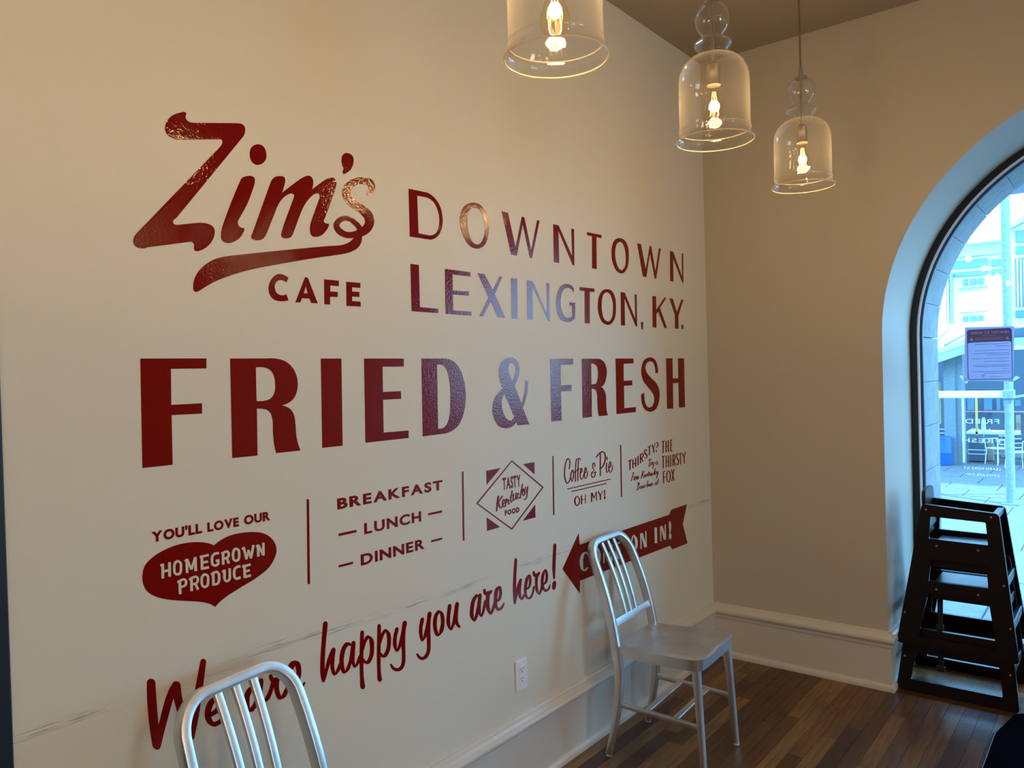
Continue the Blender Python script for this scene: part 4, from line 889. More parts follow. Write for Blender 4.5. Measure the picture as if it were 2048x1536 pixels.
# ------------------------------------------------------------------ wall outlet
ot = empty('wall_outlet', (0, -1.7425, .438), 'white duplex outlet on the cream wall above the baseboard', 'outlet')
bm = bmesh.new(); bm_box(bm, 0.0002, .0062, -.0345, .0345, -.0585, .0585, .0022, 2); from_bm('cover_plate', bm, M_WHITEP, ot)
bm = bmesh.new(); bm_box(bm, .0055, .0075, -.0165, .0165, -.0335, .0335, .0006); ins = from_bm('receptacle', bm, M_WHITEP, ot)
bm = bmesh.new()
for zc in (.018, -.018):
    bm_box(bm, .0074, .0079, -.0075, -.0055, zc, zc + .0085)
    bm_box(bm, .0074, .0079, .0055, .0072, zc + .0012, zc + .0085)
    bm_box(bm, .0074, .0079, -.0022, .0022, zc - .0085, zc - .004)
from_bm('socket_slots', bm, M_SLOT, ins)

# ------------------------------------------------------------------ aluminium chairs
def make_chair():
    R = empty('side_chair', (0, 0, 0), 'x', 'chair', 'brushed aluminium chairs against the lettered wall')
    S = M_ALU
    # bent back tube: left upright, round-cornered top, right upright
    def upright(z):      # x, half width
        t = (z - .43) / .43
        return -.168 - .050 * t - .085 * t * t, .178 - .006 * t - .012 * t * t
    pts = []
    for k in range(9):
        z = .40 + (.775 - .40) * k / 8; x, w = upright(z); pts.append(Vector((x, -w, z)))
    x0, w0 = upright(.775); x1, _ = upright(.858); rc = .085
    for k in range(1, 9):
        a = PI / 2 * k / 8
        pts.append(Vector((x0 + (x1 - x0) * math.sin(a), -(w0 - rc) - rc * math.cos(a), .775 + rc * math.sin(a))))
    half = pts[:]
    path = half + [Vector((p.x, -p.y, p.z)) for p in reversed(half)]
    sec = rrect(.036, .026, .0045, 2)
    bm = bmesh.new()
    def side(i):
        z = path[i].z; d = .01
        return Vector((1, 0, .42 if z > .6 else .32))
    bm_sweep(bm, path, lambda i: sec, side)
    auto_smooth(from_bm('back_frame', bm, S, R), 30)
    # lower back rail and three slats
    xr, wr = upright(.545)
    bar('back_rail', S, [(xr + .002, -wr + .008, .545), (xr + .002, wr - .008, .545)], .014, .030, (1, 0, .35), R, .003)
    for k in (-1, 0, 1):
        pp = []
        for j in range(7):
            z = .552 + (.846 - .552) * j / 6; x, _ = upright(z)
            pp.append((x + .002, k * (.047 + .005 * j / 6), z))
        bar('back_slat', S, pp, .012, .022, (1, 0, .35), R, .003)
    # saddle seat with rolled rim
    N = 26; D, Wf, Wr = .385, .196, .182
    bm = bmesh.new(); g = []
    def outline(u, v):
        x = -.185 + D * u; w = Wr + (Wf - Wr) * u
        y = w * v
        # rounded corners by superellipse pull
        a, b = 2 * u - 1, v
        k = (abs(a) ** 9 + abs(b) ** 9) ** (1 / 9) if (a or b) else 0
        m = max(abs(a), abs(b))
        s = m / k if k else 1
        return (-.185 + D * (a * s + 1) / 2, w * b * s)
    for i in range(N + 1):
        row = []
        for j in range(N + 1):
            u = i / N; v = 2 * j / N - 1
            x, y = outline(u, v)
            e = max(abs(2 * u - 1), abs(v))
            dip = .017 * (1 - max(0, (e - .60) / .40) ** 2 if e > .60 else 1)
            shape = math.exp(-((x + .06) / .11) ** 2)
            two = .5 * (math.cos(v * PI * 2) * -.5 + .5)
            z = .464 + .014 * u - dip * (.55 * shape + .45 * two * (1 if u < .75 else 1 - (u - .75) * .8)) 
            if u > .8: z -= .014 * two * min(1, (u - .8) / .15)
            z -= .008 * max(0, (e - .95) / .05) ** 2
            row.append(bm.verts.new((x, y, z)))
        g.append(row)
    for i in range(N):
        for j in range(N): bm.faces.new([g[i][j], g[i+1][j], g[i+1][j+1], g[i][j+1]])
    rim = [g[0][j] for j in range(N)] + [g[i][N] for i in range(N)] + [g[N][N-j] for j in range(N)] + [g[N-i][0] for i in range(N)]
    low = [bm.verts.new((v.co.x * .995 + (.0), v.co.y * .995, .416 + .010 * (v.co.x + .185) / .385)) for v in rim]
    low2 = [bm.verts.new((v.co.x * .96, v.co.y * .96, .416 + .010 * (v.co.x + .185) / .385)) for v in rim]
    n = len(rim)
    for i in range(n):
        j = (i + 1) % n
        bm.faces.new([rim[i], rim[j], low[j], low[i]]); bm.faces.new([low[i], low[j], low2[j], low2[i]])
    bm.faces.new(low2)
    auto_smooth(from_bm('seat', bm, S, R), 38)
    # legs
    for s in (-1, 1):
        pts = [Vector(p) for p in ((.168, s * .165, .430), (.178, s * .171, .30), (.196, s * .180, .008))]
        bm = bmesh.new()
        wd = (.032, .028, .024)
        bm_sweep(bm, pts, lambda i: rrect(wd[i], wd[i], .008, 3), lambda i: (1, 0, 0))
        lg = auto_smooth(from_bm('front_leg', bm, S, R), 40)
        lathe('glide', M_GLIDE, [(0, 0), (.012, 0), (.014, .003), (.013, .009), (0, .009)], lg, 14, pts[-1].x, pts[-1].y)
        pts = [Vector(p) for p in ((-.166, s * .178, .43), (-.160, s * .178, .36), (-.163, s * .179, .25), (-.183, s * .182, .12), (-.212, s * .185, .008))]
        wd2 = (.040, .038, .034, .030, .026)
        bm = bmesh.new()
        bm_sweep(bm, pts, lambda i: rrect(wd2[i], .024, .007, 3), lambda i: (1, 0, 0))
        lg = auto_smooth(from_bm('rear_leg', bm, S, R), 40)
        lathe('glide', M_GLIDE, [(0, 0), (.012, 0), (.014, .003), (.013, .009), (0, .009)], lg, 14, pts[-1].x, pts[-1].y)
        bar('side_stretcher', S, [(-.164, s * .176, .222), (.186, s * .176, .205)], .012, .022, (0, 1, 0), R, .003)
    for x, z in ((-.045, .216), (.075, .210)):
        bar('cross_stretcher', S, [(x, -.172, z), (x, .172, z)], .024, .012, (1, 0, 0), R, .004)
    return R

def copy_tree(o, parent=None):
    c = o.copy(); COL.objects.link(c); c.parent = parent
    for ch in list(o.children): copy_tree(ch, c)
    return c

ch = make_chair()
ch.location = CH2[:3]; ch.rotation_euler = (0, 0, CH2[3])
ch['label'] = 'brushed aluminium slat-back chair standing under the red arrow'
c2 = copy_tree(ch)
c2.location = CH1[:3]; c2.rotation_euler = (0, 0, CH1[3])
c2['label'] = 'nearest aluminium chair, only its slatted back in view at the bottom edge'

# ------------------------------------------------------------------ glass pendants
def make_pendant():
    R = empty('pendant_lamp', (0, 0, 0), 'x', 'pendant lamp', 'clear glass pendants in a row')
    top = H - 2.29
    lathe('canopy', M_NICKEL, [(0, top), (.06, top), (.06, top - .012), (.052, top - .022), (.01, top - .026), (0, top - .026)], R, 28)
    tube('cord', M_CORD, [(0, 0, top - .02), (0, 0, .460)], .0036, R, 8)
    cap = lathe('cap', M_NICKEL, [(0, .462), (.009, .462), (.010, .430), (.024, .428), (.024, .421), (0, .421)], R, 20)
    tube('rod', M_NICKEL, [(0, 0, .425), (0, 0, .235)], .0052, R, 10)
    so = lathe('socket', M_NICKEL, [(0, .242), (.010, .242), (.013, .236), (.020, .232), (.020, .180), (.0215, .176), (.0215, .170), (.014, .170), (0, .172)], R, 24)
    # blown shade: outer surface turned back into an inner one
    outer = [(.014, .424), (.030, .418), (.043, .406), (.051, .388), (.053, .372), (.050, .354), (.042, .337), (.031, .325), (.029, .320), (.034, .315), (.048, .309), (.056, .300), (.057, .294), (.052, .286), (.043, .277), (.040, .270), (.041, .263), (.055, .259), (.074, .250), (.091, .234), (.102, .212), (.1065, .188), (.107, .150), (.107, .045), (.1085, .036), (.1085, .030), (.107, .024), (.110, .014), (.1155, .006), (.1185, .001)]
    lathe('glass_shade', M_SHADE, outer, R, 56)
    lathe('rim_bead', M_RIM, [(.1172 + .0019 * math.cos(a * PI / 4), .0 + .0019 * math.sin(a * PI / 4)) for a in range(9)], R, 56)
    lathe('shade_ring', M_RING, [(.1085 + .0013 * math.cos(a * PI / 3), .034 + .0013 * math.sin(a * PI / 3)) for a in range(7)], R, 56)
    bulb = [(.0, .170), (.0125, .170), (.0135, .158), (.0165, .145), (.024, .120), (.031, .100), (.034, .083), (.032, .066), (.024, .055), (.012, .050), (0, .049)]
    bu = lathe('light_bulb', M_BULBG, bulb, R, 28)
    bm = bmesh.new()
    for k in range(6):
        a = 2 * PI * k / 6
        bm_tube(bm, [(.005 * math.cos(a), .005 * math.sin(a), .150), (.014 * math.cos(a), .014 * math.sin(a), .078)], .0009, 6)
    from_bm('filament_strands', bm, M_FIL2, bu)
    bm = bmesh.new()
    bm_lathe(bm, [(0, .124), (.010, .121), (.0155, .110), (.0145, .098), (.008, .091), (0, .089)], 14)
    from_bm('filament', bm, M_FIL, bu)
    ld = bpy.data.lights.new('bulb_light', 'POINT'); ld.energy = BULB; ld.color = (1, .70, .38); ld.shadow_soft_size = .021
    lo = bpy.data.objects.new('bulb_light', ld); COL.objects.link(lo); lo.parent = R; lo.location = (0, 0, .108)
    return R
M_RIM = mat('thick_glass_rim', (.85, .72, .52), .12); M_RIM.node_tree.nodes['Principled BSDF'].inputs['Alpha'].default_value = .55
M_RING = mat('glass_ring', (.80, .70, .55), .15); M_RING.node_tree.nodes['Principled BSDF'].inputs['Alpha'].default_value = .2
pd = make_pendant()
row = [(-2.61, 'large clear glass pendant, nearest of the three and cut by the top edge'),
       (-1.76, 'clear glass bell pendant, middle of the three in view'),
       (-.935, 'clear glass bell pendant nearest the corner, smallest of the three in view')]
pd.location = (.842, row[0][0], 2.29); pd['label'] = row[0][1]
for y, lab in row[1:]:
    c = copy_tree(pd); c.location = (.842, y, 2.29); c['label'] = lab
for x, y, lab in ((.842, -3.46, 'glass pendant of the same row, above and behind the camera side'), (.842, -4.31, 'glass pendant of the same row over the doorway'),
                  (2.62, -1.15, 'glass pendant of the second row, window end'), (2.62, -2.0, 'glass pendant of the second row, second from the window'), (2.62, -2.85, 'glass pendant of the second row, third from the window'), (2.62, -4.9, 'glass pendant of the second row, at the rear')):
    c = copy_tree(pd); c.location = (x, y, 2.29); c['label'] = lab; c['group'] = 'pendants out of view'

for (x, y), w in zip(FILL_PANELS, ('first from the window wall', 'second from the window wall', 'third from the window wall', 'last at the rear')):
    f = empty('fill_light_panel', (x, y, H), 'flat warm panel added as unseen fill light under the ceiling, ' + w, 'ceiling light', 'added fill panels out of view')
    box('fill_panel_frame', M_TRIM, -.57, .57, -.27, .27, -.05, 0, f)  # housing made up for the added fill light

# ------------------------------------------------------------------ stacked wooden high chairs
def frame_plate(name, outline, holes, y_of, thick, parent, rad=.012):
    """board cut from plywood-like slab: outline & openings in (x,z); y_of(z) leans it"""
    def rnd(P, r):
        n = len(P); out = []
        for i in range(n):
            a, b, c = Vector((*P[i-1], 0)), Vector((*P[i], 0)), Vector((*P[(i+1) % n], 0))
            d1 = (a - b).normalized(); d2 = (c - b).normalized()
            for k in range(5):
                t = k / 4; q = b + d1 * r * (1 - t) ** 2 + d2 * r * t ** 2
                out.append((q.x, q.y))
        return out
    bm = bmesh.new()
    L = parent.location
    bm_plate(bm, [rnd(outline, rad * 1.6)] + [rnd(h, rad * .5) for h in holes], lambda a, b, t: (a - L[0], y_of(b) + t - L[1], b - L[2]), 0, thick)
    es = [e for e in bm.edges if len(e.link_faces) == 2 and e.calc_face_angle(0) > 1.0]
    bmesh.ops.bevel(bm, geom=es, offset=.0035, segments=2, affect='EDGES')
    return auto_smooth(from_bm(name, bm, M_DARK, parent), 40)

def screw(x, z, y, parent):
    L = parent.location
    o = lathe('screw', M_BRASS, [(0, 0), (.005, 0), (.005, .0012), (.003, .0016), (0, .0014)], parent, 12)
    o.rotation_euler = (PI / 2, 0, 0); o.location = (x - L[0], y - L[1], z - L[2])

def high_chair(dz, ny, fy, outline, holes, screws, label, cut):
    R = empty('high_chair', (1.18, .27, dz), label, 'high chair', 'stacked dark wooden high chairs')
    near = frame_plate('side_frame', outline, holes, lambda z: ny + .13 * (z), .022, R)
    far = frame_plate('side_frame', outline, [h for h in holes], lambda z: fy - .13 * (z) , .022, R)
    L = R.location
    for x, z in screws: screw(x, z, ny + .13 * z - .0003, R)
    def rung(name, x, z, w, h):
        box(name, M_DARK, x - w/2 - L[0], x + w/2 - L[0], ny + .13*z + .018 - L[1], fy - .13*z + .006 - L[1], z - h/2 - L[2], z + h/2 - L[2], R, .004, 2)
    return R, rung

upo = [(1.032, .899), (1.353, .879), (1.430, .222), (.926, .230)]
uph = [[(1.071, .842), (1.300, .835), (1.310, .733), (1.063, .737)], [(1.074, .640), (1.302, .640), (1.311, .538), (1.064, .536)], [(1.062, .480), (1.313, .474), (1.344, .268), (1.020, .271)]]
ups = [(1.051, .874), (1.322, .862), (1.098, .706), (1.27, .705), (1.098, .503), (1.27, .503), (.962, .376), (1.372, .559), (1.397, .373)]
R, rung = high_chair(.222, .013, .470, upo, uph, ups, 'dark mahogany high chair, upper of the stacked pair, in the window recess', None)
L = R.location
for x, z in ((1.372, .559), (1.397, .373), (.962, .376), (1.045, .80)): rung('rung', x, z, .022, .045)
rung('top_rail', 1.335, .862, .026, .026)
for zz in (.706, .520):   # seat board and foot board
    box('seat_board' if zz > .6 else 'foot_board', M_DARK, 1.075 - L[0], 1.300 - L[0], .013 + .13*zz + .02 - L[1], .470 - .13*zz + .004 - L[1], zz - .012 - L[2], zz + .006 - L[2], R, .004, 2)
# curved backrest panel rising above the frames
bm = bmesh.new()
bm_plate(bm, [[(.165, .74), (.165, .93), (.175, .955), (.20, .965), (.33, .965), (.36, .955), (.372, .93), (.372, .74)]], lambda a, b, t: (t - L[0] + (1.03 - (b - .74) * .02), a - L[1], b - L[2]), 0, .016)
auto_smooth(from_bm('backrest', bm, M_DARK, R), 40)
# webbing strap hanging from the foot board with its buckle
bar('strap', M_STRAP, [(1.10 , .16, .50), (1.098, .150, .30), (1.096, .155, .26), (1.097, .16, .10)], .024, .003, (1, 0, 0), None, .001).parent = R
for o in R.children:
    if o.name.startswith('strap'): o.location = (-L[0], -L[1], -L[2])
sb = box('buckle', M_STRAP, 1.080 - L[0], 1.114 - L[0], .146 - L[1], .162 - L[1], .285 - L[2], .315 - L[2], R, .004, 2)
sb = box('buckle', M_STRAP, 1.078 - L[0], 1.116 - L[0], .150 - L[1], .164 - L[1], .085 - L[2], .112 - L[2], R, .004, 2)

loo = [(1.000, .64), (1.368, .64), (1.427, .0015), (.920, .0015)]
loh = [[(1.04, .60), (1.33, .60), (1.335, .53), (1.03, .53)], [(1.03, .45), (1.34, .45), (1.35, .30), (1.015, .30)], [(1.005, .193), (1.348, .189), (1.363, .056), (.984, .056)]]
los = [(.956, .160), (1.392, .160)]
R, rung = high_chair(0, .047, .434, loo, loh, los, 'dark mahogany high chair, lower of the stacked pair, standing on the floor boards', None)
for x, z in ((1.392, .16), (.956, .16), (1.37, .45)): rung('rung', x, z, .022, .045)

# ------------------------------------------------------------------ door mat
bm = bmesh.new()
NX, NY = 26, 44
xl, yb, yt = 1.368, -2.2, -.02
top = []; bot = []
for j in range(NY + 1):
    r1, r2 = [], []
    for i in range(NX + 1):
        v = j / NY; u = i / NX
        y = yb + (yt - yb) * v
        x = xl + (1.35) * u
        x += max(0, v - .90) * .45 * (1 - u)           # clipped back corner
        lift = .0
        dy = max(0, (y + .22) / .20)
        lift = .075 * dy * dy * min(1, u * 6 + .12)     # back edge bunched up against the high chairs
        z = .010 + lift + .003 * math.sin(x * 23 + y * 11) * (1 if 0 < i < NX else 0)
        r1.append(bm.verts.new((x - 2.0, y + 1.1, z))); r2.append(bm.verts.new((x - 2.0, y + 1.1, max(.0005, z - .010))))
    top.append(r1); bot.append(r2)
for j in range(NY):
    for i in range(NX):
        bm.faces.new([top[j][i], top[j][i+1], top[j+1][i+1], top[j+1][i]]); bm.faces.new([bot[j][i], bot[j+1][i], bot[j+1][i+1], bot[j][i+1]])
for j in range(NY):
    for i in (0, NX): bm.faces.new([top[j][i], top[j+1][i], bot[j+1][i], bot[j][i]])
for i in range(NX):
    for j in (0, NY): bm.faces.new([top[j][i], top[j][i+1], bot[j][i+1], bot[j][i]])
mo = empty('door_mat', (2.0, -1.1, 0), 'black fibre door mat with a raised back edge against the high chairs', 'mat')
auto_smooth(from_bm('mat_pile', bm, M_RUBBER, mo), 50)
eb = tube('edge_binding', M_STRAP, [(xl - 2.0 - .003, yb + 1.1, .006), (xl - 2.003, -.24 + 1.1, .006)], .0055, mo, 8)

# ------------------------------------------------------------------ poster and lettering on the glass
GY = .632
pr = empty('window_poster', (1.263, GY, 1.62), 'paper notice taped to the glass, seen from behind, mirrored HEALTHY AT WORK heading', 'poster')
L0 = pr.location
def glass_place(L):   # u runs to the right as seen from inside; mirrored text runs to the left
    return lambda a, b, t: (a - L[0], t + GY + .006 - L[1], b - L[2])
gp = glass_place(L0)
def gplate(name, m, pts, t0, t1, parent, L, holes=()):
    bm = bmesh.new(); bm_plate(bm, [pts] + list(holes), lambda a, b, t: (a - L[0], GY + t - L[1], b - L[2]), t0, t1)
    return from_bm(name, bm, m, parent)
T0 = .0045   # just inside the inner face of the pane (pane spans y .634 .. .640)
def rr(x0, x1, z0, z1, r, n=4):
    o = []
    for cx, cz, a0 in ((x1-r, z1-r, 0), (x0+r, z1-r, 90), (x0+r, z0+r, 180), (x1-r, z0+r, 270)):
        for k in range(n+1):
            a = math.radians(a0+90*k/n); o.append((cx+r*math.cos(a), cz+r*math.sin(a)))
    return o
gplate('paper_sheet', M_PAPER, [(1.158, 1.766), (1.377, 1.759), (1.368, 1.478), (1.149, 1.485)], .0005, .0010, pr, L0)
gplate('printed_frame', M_INK, rr(1.166, 1.366, 1.489, 1.752, .014), .0000, .0004, pr, L0, [rr(1.1695, 1.3625, 1.4925, 1.684, .010)])
def glines(z, x0, x1, parent, L, m=M_INK, h=.0022, t=-.0004):
    return [(x0, z), (x1, z), (x1, z + h), (x0, z + h)]
rng = random.Random(3)
bm = bmesh.new()
for z, a, b in ((1.672, 1.20, 1.352), (1.660, 1.29, 1.352), (1.640, 1.20, 1.352), (1.624, 1.195, 1.352), (1.615, 1.25, 1.352), (1.598, 1.19, 1.352), (1.582, 1.24, 1.352), (1.564, 1.19, 1.352), (1.556, 1.20, 1.352), (1.545, 1.32, 1.352), (1.530, 1.19, 1.352), (1.521, 1.24, 1.352), (1.503, 1.27, 1.315)):
    x = a
    while x < b:
        w = rng.uniform(.006, .016)
        bm_plate(bm, [[(x, z), (min(x + w, b), z), (min(x + w, b), z + .0021), (x, z + .0021)]], lambda p, q, t: (p - L0[0], GY + t - L0[1], q - L0[2]), -.0001, .0004)
        x += w + .0022
# small shield outline at the foot
bm_ribbon(bm, '1.228,1.512,1.230,1.510 1.236,1.514,1.236,1.511 1.244,1.512,1.242,1.510 1.240,1.506,1.238,1.507 1.236,1.502,1.236,1.505 1.231,1.506,1.233,1.507', 'C', lambda p, q, t: (p - L0[0], GY + t - L0[1], q - L0[2]), -.0001, .0004, 2)
from_bm('printed_lines', bm, M_INK, pr)
mir = lambda L, y: (lambda a, b, t: (-a - L[0], y - t - L[1], b - L[2]))
text(pr, 'HEALTHY AT WORK', mir(L0, GY - .0002), -1.352, -1.184, 1.727, .0125, M_INKW, .03, .10, .0004, 0, .3)
bm = bmesh.new()
for xc in (1.187, 1.347):
    bm_plate(bm, [[(xc - .009, 1.694), (xc + .009, 1.694), (xc, 1.710)], [(xc - .0012, 1.6965), (xc + .0012, 1.6965), (xc + .0012, 1.704), (xc - .0012, 1.704)]], lambda p, q, t: (p - L0[0], GY + t - L0[1], q - L0[2]), -.0006, -.0001)
for z, a, b in ((1.7175, 1.235, 1.30), (1.705, 1.205, 1.330), (1.6965, 1.205, 1.330)):
    x = a
    while x < b:
        w = rng.uniform(.004, .010)
        bm_plate(bm, [[(x, z), (min(x + w, b), z), (min(x + w, b), z + .002), (x, z + .002)]], lambda p, q, t: (p - L0[0], GY + t - L0[1], q - L0[2]), -.0006, -.0001)
        x += w + .0018
from_bm('printed_symbols', bm, M_INKW, pr)
gplate('tape_strip', M_TAPE, [(1.128, 1.507), (1.136, 1.516), (1.168, 1.482), (1.160, 1.468)], -.0009, -.0005, pr, L0)
gplate('tape_strip', M_TAPE, [(1.372, 1.498), (1.380, 1.507), (1.398, 1.497), (1.368, 1.478), (1.350, 1.462), (1.345, 1.472)], -.0009, -.0005, pr, L0)

wl = empty('window_lettering', (1.22, GY, 1.20), 'pale lettering on the glass, mirrored FRIED AND FRESH', 'lettering')
L1 = wl.location
for s, a, b, z, h, g in (('FRIED', 1.150, 1.303, 1.260, .024, .16), ('AND', 1.172, 1.273, 1.214, .020, .28), ('FRESH', 1.134, 1.306, 1.161, .021, .16)):
    text(wl, s, mir(L1, GY + .0018), -b, -a, z, h, M_CLEARV, .004, g, .0004)
wl = empty('window_lettering', (1.22, GY, 1.0), 'small pale mirrored web address line low on the glass', 'lettering')
L1 = wl.location
text(wl, 'LEARN MORE AT', mir(L1, GY + .0018), -1.305, -1.139, 1.019, .0125, M_CLEARV, .02, .14, .0004)
text(wl, 'ZIMSCAFE.COM', mir(L1, GY + .0018), -1.303, -1.143, .986, .0120, M_CLEARV, .02, .2, .0004)

# ------------------------------------------------------------------ outside
gr = struct(box('ground', M_PAVEJ, -30, 30, 1.10, 60, -.30, -.132))
pv = None
cell = .61
for j in range(16):
    for i in range(9):
        x0 = -1.7 + i * cell + (.3 if j % 2 else 0); y0 = 1.13 + j * cell
        if not (-1.2 - .05*j < x0 < 3.0): continue
        if pv is None:
            bm = bmesh.new(); bm_box(bm, .006, cell - .006, .006, cell - .006, -.04, 0, .004)
            bmesh.ops.recalc_face_normals(bm, faces=bm.faces); pv = bpy.data.meshes.new('paver'); bm.to_mesh(pv); bm.free(); pv.materials.append(M_PAVER)
        o = new_obj('paver', pv, gr); o.location = (x0, y0, -.12 + random.uniform(-.003, .003))

def E(name, m, k, parent, d=.05, ext=0.0, bevel=0.0):
    x0, x1, z0, z1, y = EXT[k]; L = parent.location
    return box(name, m, x0 - L[0], x1 + ext - L[0], y - L[1], y + d - L[1], z0 - L[2], z1 - L[2], parent, bevel)

# galvanised post with a rail and a knee brace
gpst = empty('steel_post', (.70, 6.8, -.12), 'mottled galvanised steel post with cross rail outside the window', 'post')
x0, x1, z0, z1, y = EXT['post']; L = gpst.location
tube('post_shaft', M_GALV, [((x0+x1)/2 - L[0], 0, 0), ((x0+x1)/2 - L[0], 0, 4.36)], (x1-x0)/2, gpst, 20)
box('base_plate', M_GALV, -.09, .09, -.09, .09, 0, .015, gpst)
x0, x1, z0, z1, y = EXT['rail']
box('cross_rail', M_WHITE, x0 - .6 - L[0], x1 - L[0], -.03, .05, z0 - L[2], z1 - L[2], gpst, .008)
box('rail_bracket', M_GALV, -.06, .06, -.07, .07, 1.25, 1.36, gpst, .01)
bar('brace', M_GALV, [(.05, 0, 1.27), (.9, .4, 1.42)], .03, .03, (0, 1, 0), gpst)
bar('brace', M_GALV, [(-.045, -.02, 1.24), (-.01, -.03, .70)], .022, .022, (0, 1, 0), gpst)

cn = empty('shading_canopy', (0, 6.9, 4.25), 'flat grey canopy added out of view to shade the far plaza', 'canopy')
box('canopy_deck', M_GALV, -9, 9, 0, 3.9, 0, .12, cn)  # unseen deck, added to darken the far paving and porch
for k in range(7): box('canopy_beam', M_GALV, -9 + 3*k - .05, -9 + 3*k + .05, 0, 3.9, -.22, 0, cn)
# porch of the building opposite
po = empty('porch', (-.3, 11, -.12), 'low porch with pale standing-seam roof and grey column across the plaza', 'porch')
L = po.location
def quad(name, m, pts, parent, thick=(0, .06, 0)):
    L = parent.location; bm = bmesh.new()
    a = [bm.verts.new(Vector(p) - Vector(L)) for p in pts]; b = [bm.verts.new(Vector(p) - Vector(L) + Vector(thick)) for p in pts]
    n = len(pts); bm.faces.new(a); bm.faces.new(b[::-1])
    for i in range(n): bm.faces.new([a[i], a[(i+1) % n], b[(i+1) % n], b[i]])
    return from_bm(name, bm, m, parent)
f0, f1, f2, f3 = [Vector(p) for p in FASCIA]
sl = (f1 - f0) / (f1.x - f0.x)
fl0 = f0 - sl * 1.6; fh = f0.z - f2.z
quad('fascia', M_SIDE, [fl0, f1, f1 - Vector((0, 0, fh)), fl0 - Vector((0, 0, fh))], po)
quad('fascia_cap', M_WHITE, [fl0 + Vector((0, -.02, .01)), f1 + Vector((0, -.02, .01)), f1 + Vector((0, -.02, -.06)), fl0 + Vector((0, -.02, -.06))], po, (0, .1, 0))
rt = Vector(ROOFTOP[0])
back0 = Vector((fl0.x - .3, 12.6, rt.z + .02)); back1 = Vector((f1.x + .3, 12.6, rt.z + .07))
NP = 7
for k in range(NP):
    a, b_ = k / NP, (k + 1) / NP
    p = [fl0.lerp(f1, a) + Vector((0, 0, .01)), fl0.lerp(f1, b_) + Vector((0, 0, .01)), back0.lerp(back1, b_), back0.lerp(back1, a)]
    quad('roof_panel', M_WHITE, p, po, (0, 0, .02))
    bar('roof_seam', M_GALV, [tuple(p[0] + Vector((0, 0, .03)) - L), tuple(p[3] + Vector((0, 0, .03)) - L)], .025, .03, (1, 0, 0), po)
x0, x1, z0, z1, y = EXT['column']
box('column', M_GALV, x0 - L[0], x0 + .62*(x1-x0) - L[0], y - L[1], y + .3 - L[1], -.01, 1.98, po)
box('column_return', M_GALV, x0 + .62*(x1-x0) - L[0], x1 - L[0], y + .05 - L[1], y + .32 - L[1], -.01, 1.98, po)
E('downpipe', M_WHITE, 'downpipe', po, .03)
x0, x1, z0, z1, y = EXT['back']
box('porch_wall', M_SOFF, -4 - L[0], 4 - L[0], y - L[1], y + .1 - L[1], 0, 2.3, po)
for k in ('w1', 'w2', 'w3', 'w4', 'w5'): E('window_light', M_DGLASS if k != 'w5' else M_TAN, k, po, .03)
E('red_rail', M_REDR, 'redrail', po, .03, 2.0)
for s in range(3):
    x0, x1, z0, z1, y = EXT['bars']; w = (x1 - x0) / 3
    box('yellow_bar', M_YEL, x0 + s*w - L[0], x0 + s*w + w*.55 - L[0], y - L[1], y + .03 - L[1], z0 - L[2], z1 - L[2], po)
E('yellow_pole', M_YEL, 'ypole', po, .04)

br = empty('barrel', ((EXT['barrel'][0]+EXT['barrel'][1])/2, 10.5, -.12), 'blue plastic barrel at the far left edge of the view outside', 'barrel')
lathe('barrel_body', M_BLUEB, [(0, 0), (.13, 0), (.145, .03), (.145, .2), (.15, .21), (.145, .22), (.145, .44), (.135, .47), (0, .47)], br, 20)
x0, x1, z0, z1, y = EXT['bin']
bi = empty('litter_bin', ((x0+x1)/2, y, -.12), 'grey litter bin with two pale bands by the porch column', 'bin')
box('bin_body', M_BIN, -(x1-x0)/2, (x1-x0)/2, 0, .25, 0, z1 + .12, bi, .01)
for zz in (.12, .19): box('bin_band', M_WHITE, -(x1-x0)/2 - .004, (x1-x0)/2 + .004, -.006, .25, zz, zz + .014, bi)
x0, x1, z0, z1, y = EXT['box']
tag(box('crate', M_TAN, x0 + .03, x1 + .02, y, y + .12, -.12, z1, None, .004), 'tan crate beside the grey litter bin outside', 'crate')
x0, x1, z0, z1, y = EXT['table']
tb = empty('patio_table', ((x0+x1)/2, y, -.12), 'long white patio table under the porch', 'table')
box('tabletop', M_WHITE, -(x1-x0)/2, (x1-x0)/2 + .2, 0, .5, z1 + .08, z1 + .12, tb)
for s in (-1, 1):
    for q in (.05, .42): box('leg', M_GALV, s*(x1-x0)*.42 - .012, s*(x1-x0)*.42 + .012, q, q + .024, 0, z1 + .08, tb)
x0, x1, z0, z1, y = EXT['umb']
um = empty('folded_parasol', ((x0+x1)/2, y, -.12), 'closed pale parasol standing through the patio table', 'parasol')
lathe('canopy', M_CANVAS, [(0, z1 + .12), (.02, z1 + .12), (.034, z1 + .06), (.036, .5), (.03, .42), (0, .42)], um, 14)
tube('pole', M_GALV, [(0, 0, 0), (0, 0, .45)], .012, um)
def patio_chair(x, y, rz, lab):
    R = empty('patio_chair', (x, y, -.12), lab, 'chair', 'white metal patio chairs', rz)
    box('seat', M_WHITE, -.12, .12, -.12, .12, .26, .275, R)
    for sx in (-1, 1):
        for sy in (-1, 1): tube('leg', M_WHITE, [(sx*.11, sy*.11, .26), (sx*.13, sy*.13, 0)], .008, R, 6)
        tube('arm', M_WHITE, [(sx*.12, -.12, .26), (sx*.13, -.13, .42), (sx*.13, .12, .42), (sx*.12, .12, .26)], .008, R, 6)
    for k in range(4): tube('back_bar', M_WHITE, [(-.12, .12 + k*.008, .32 + k*.07), (.12, .12 + k*.008, .32 + k*.07)], .007, R, 6)
patio_chair(.42, 10.4, .5, 'white metal patio chair just right of the steel post')
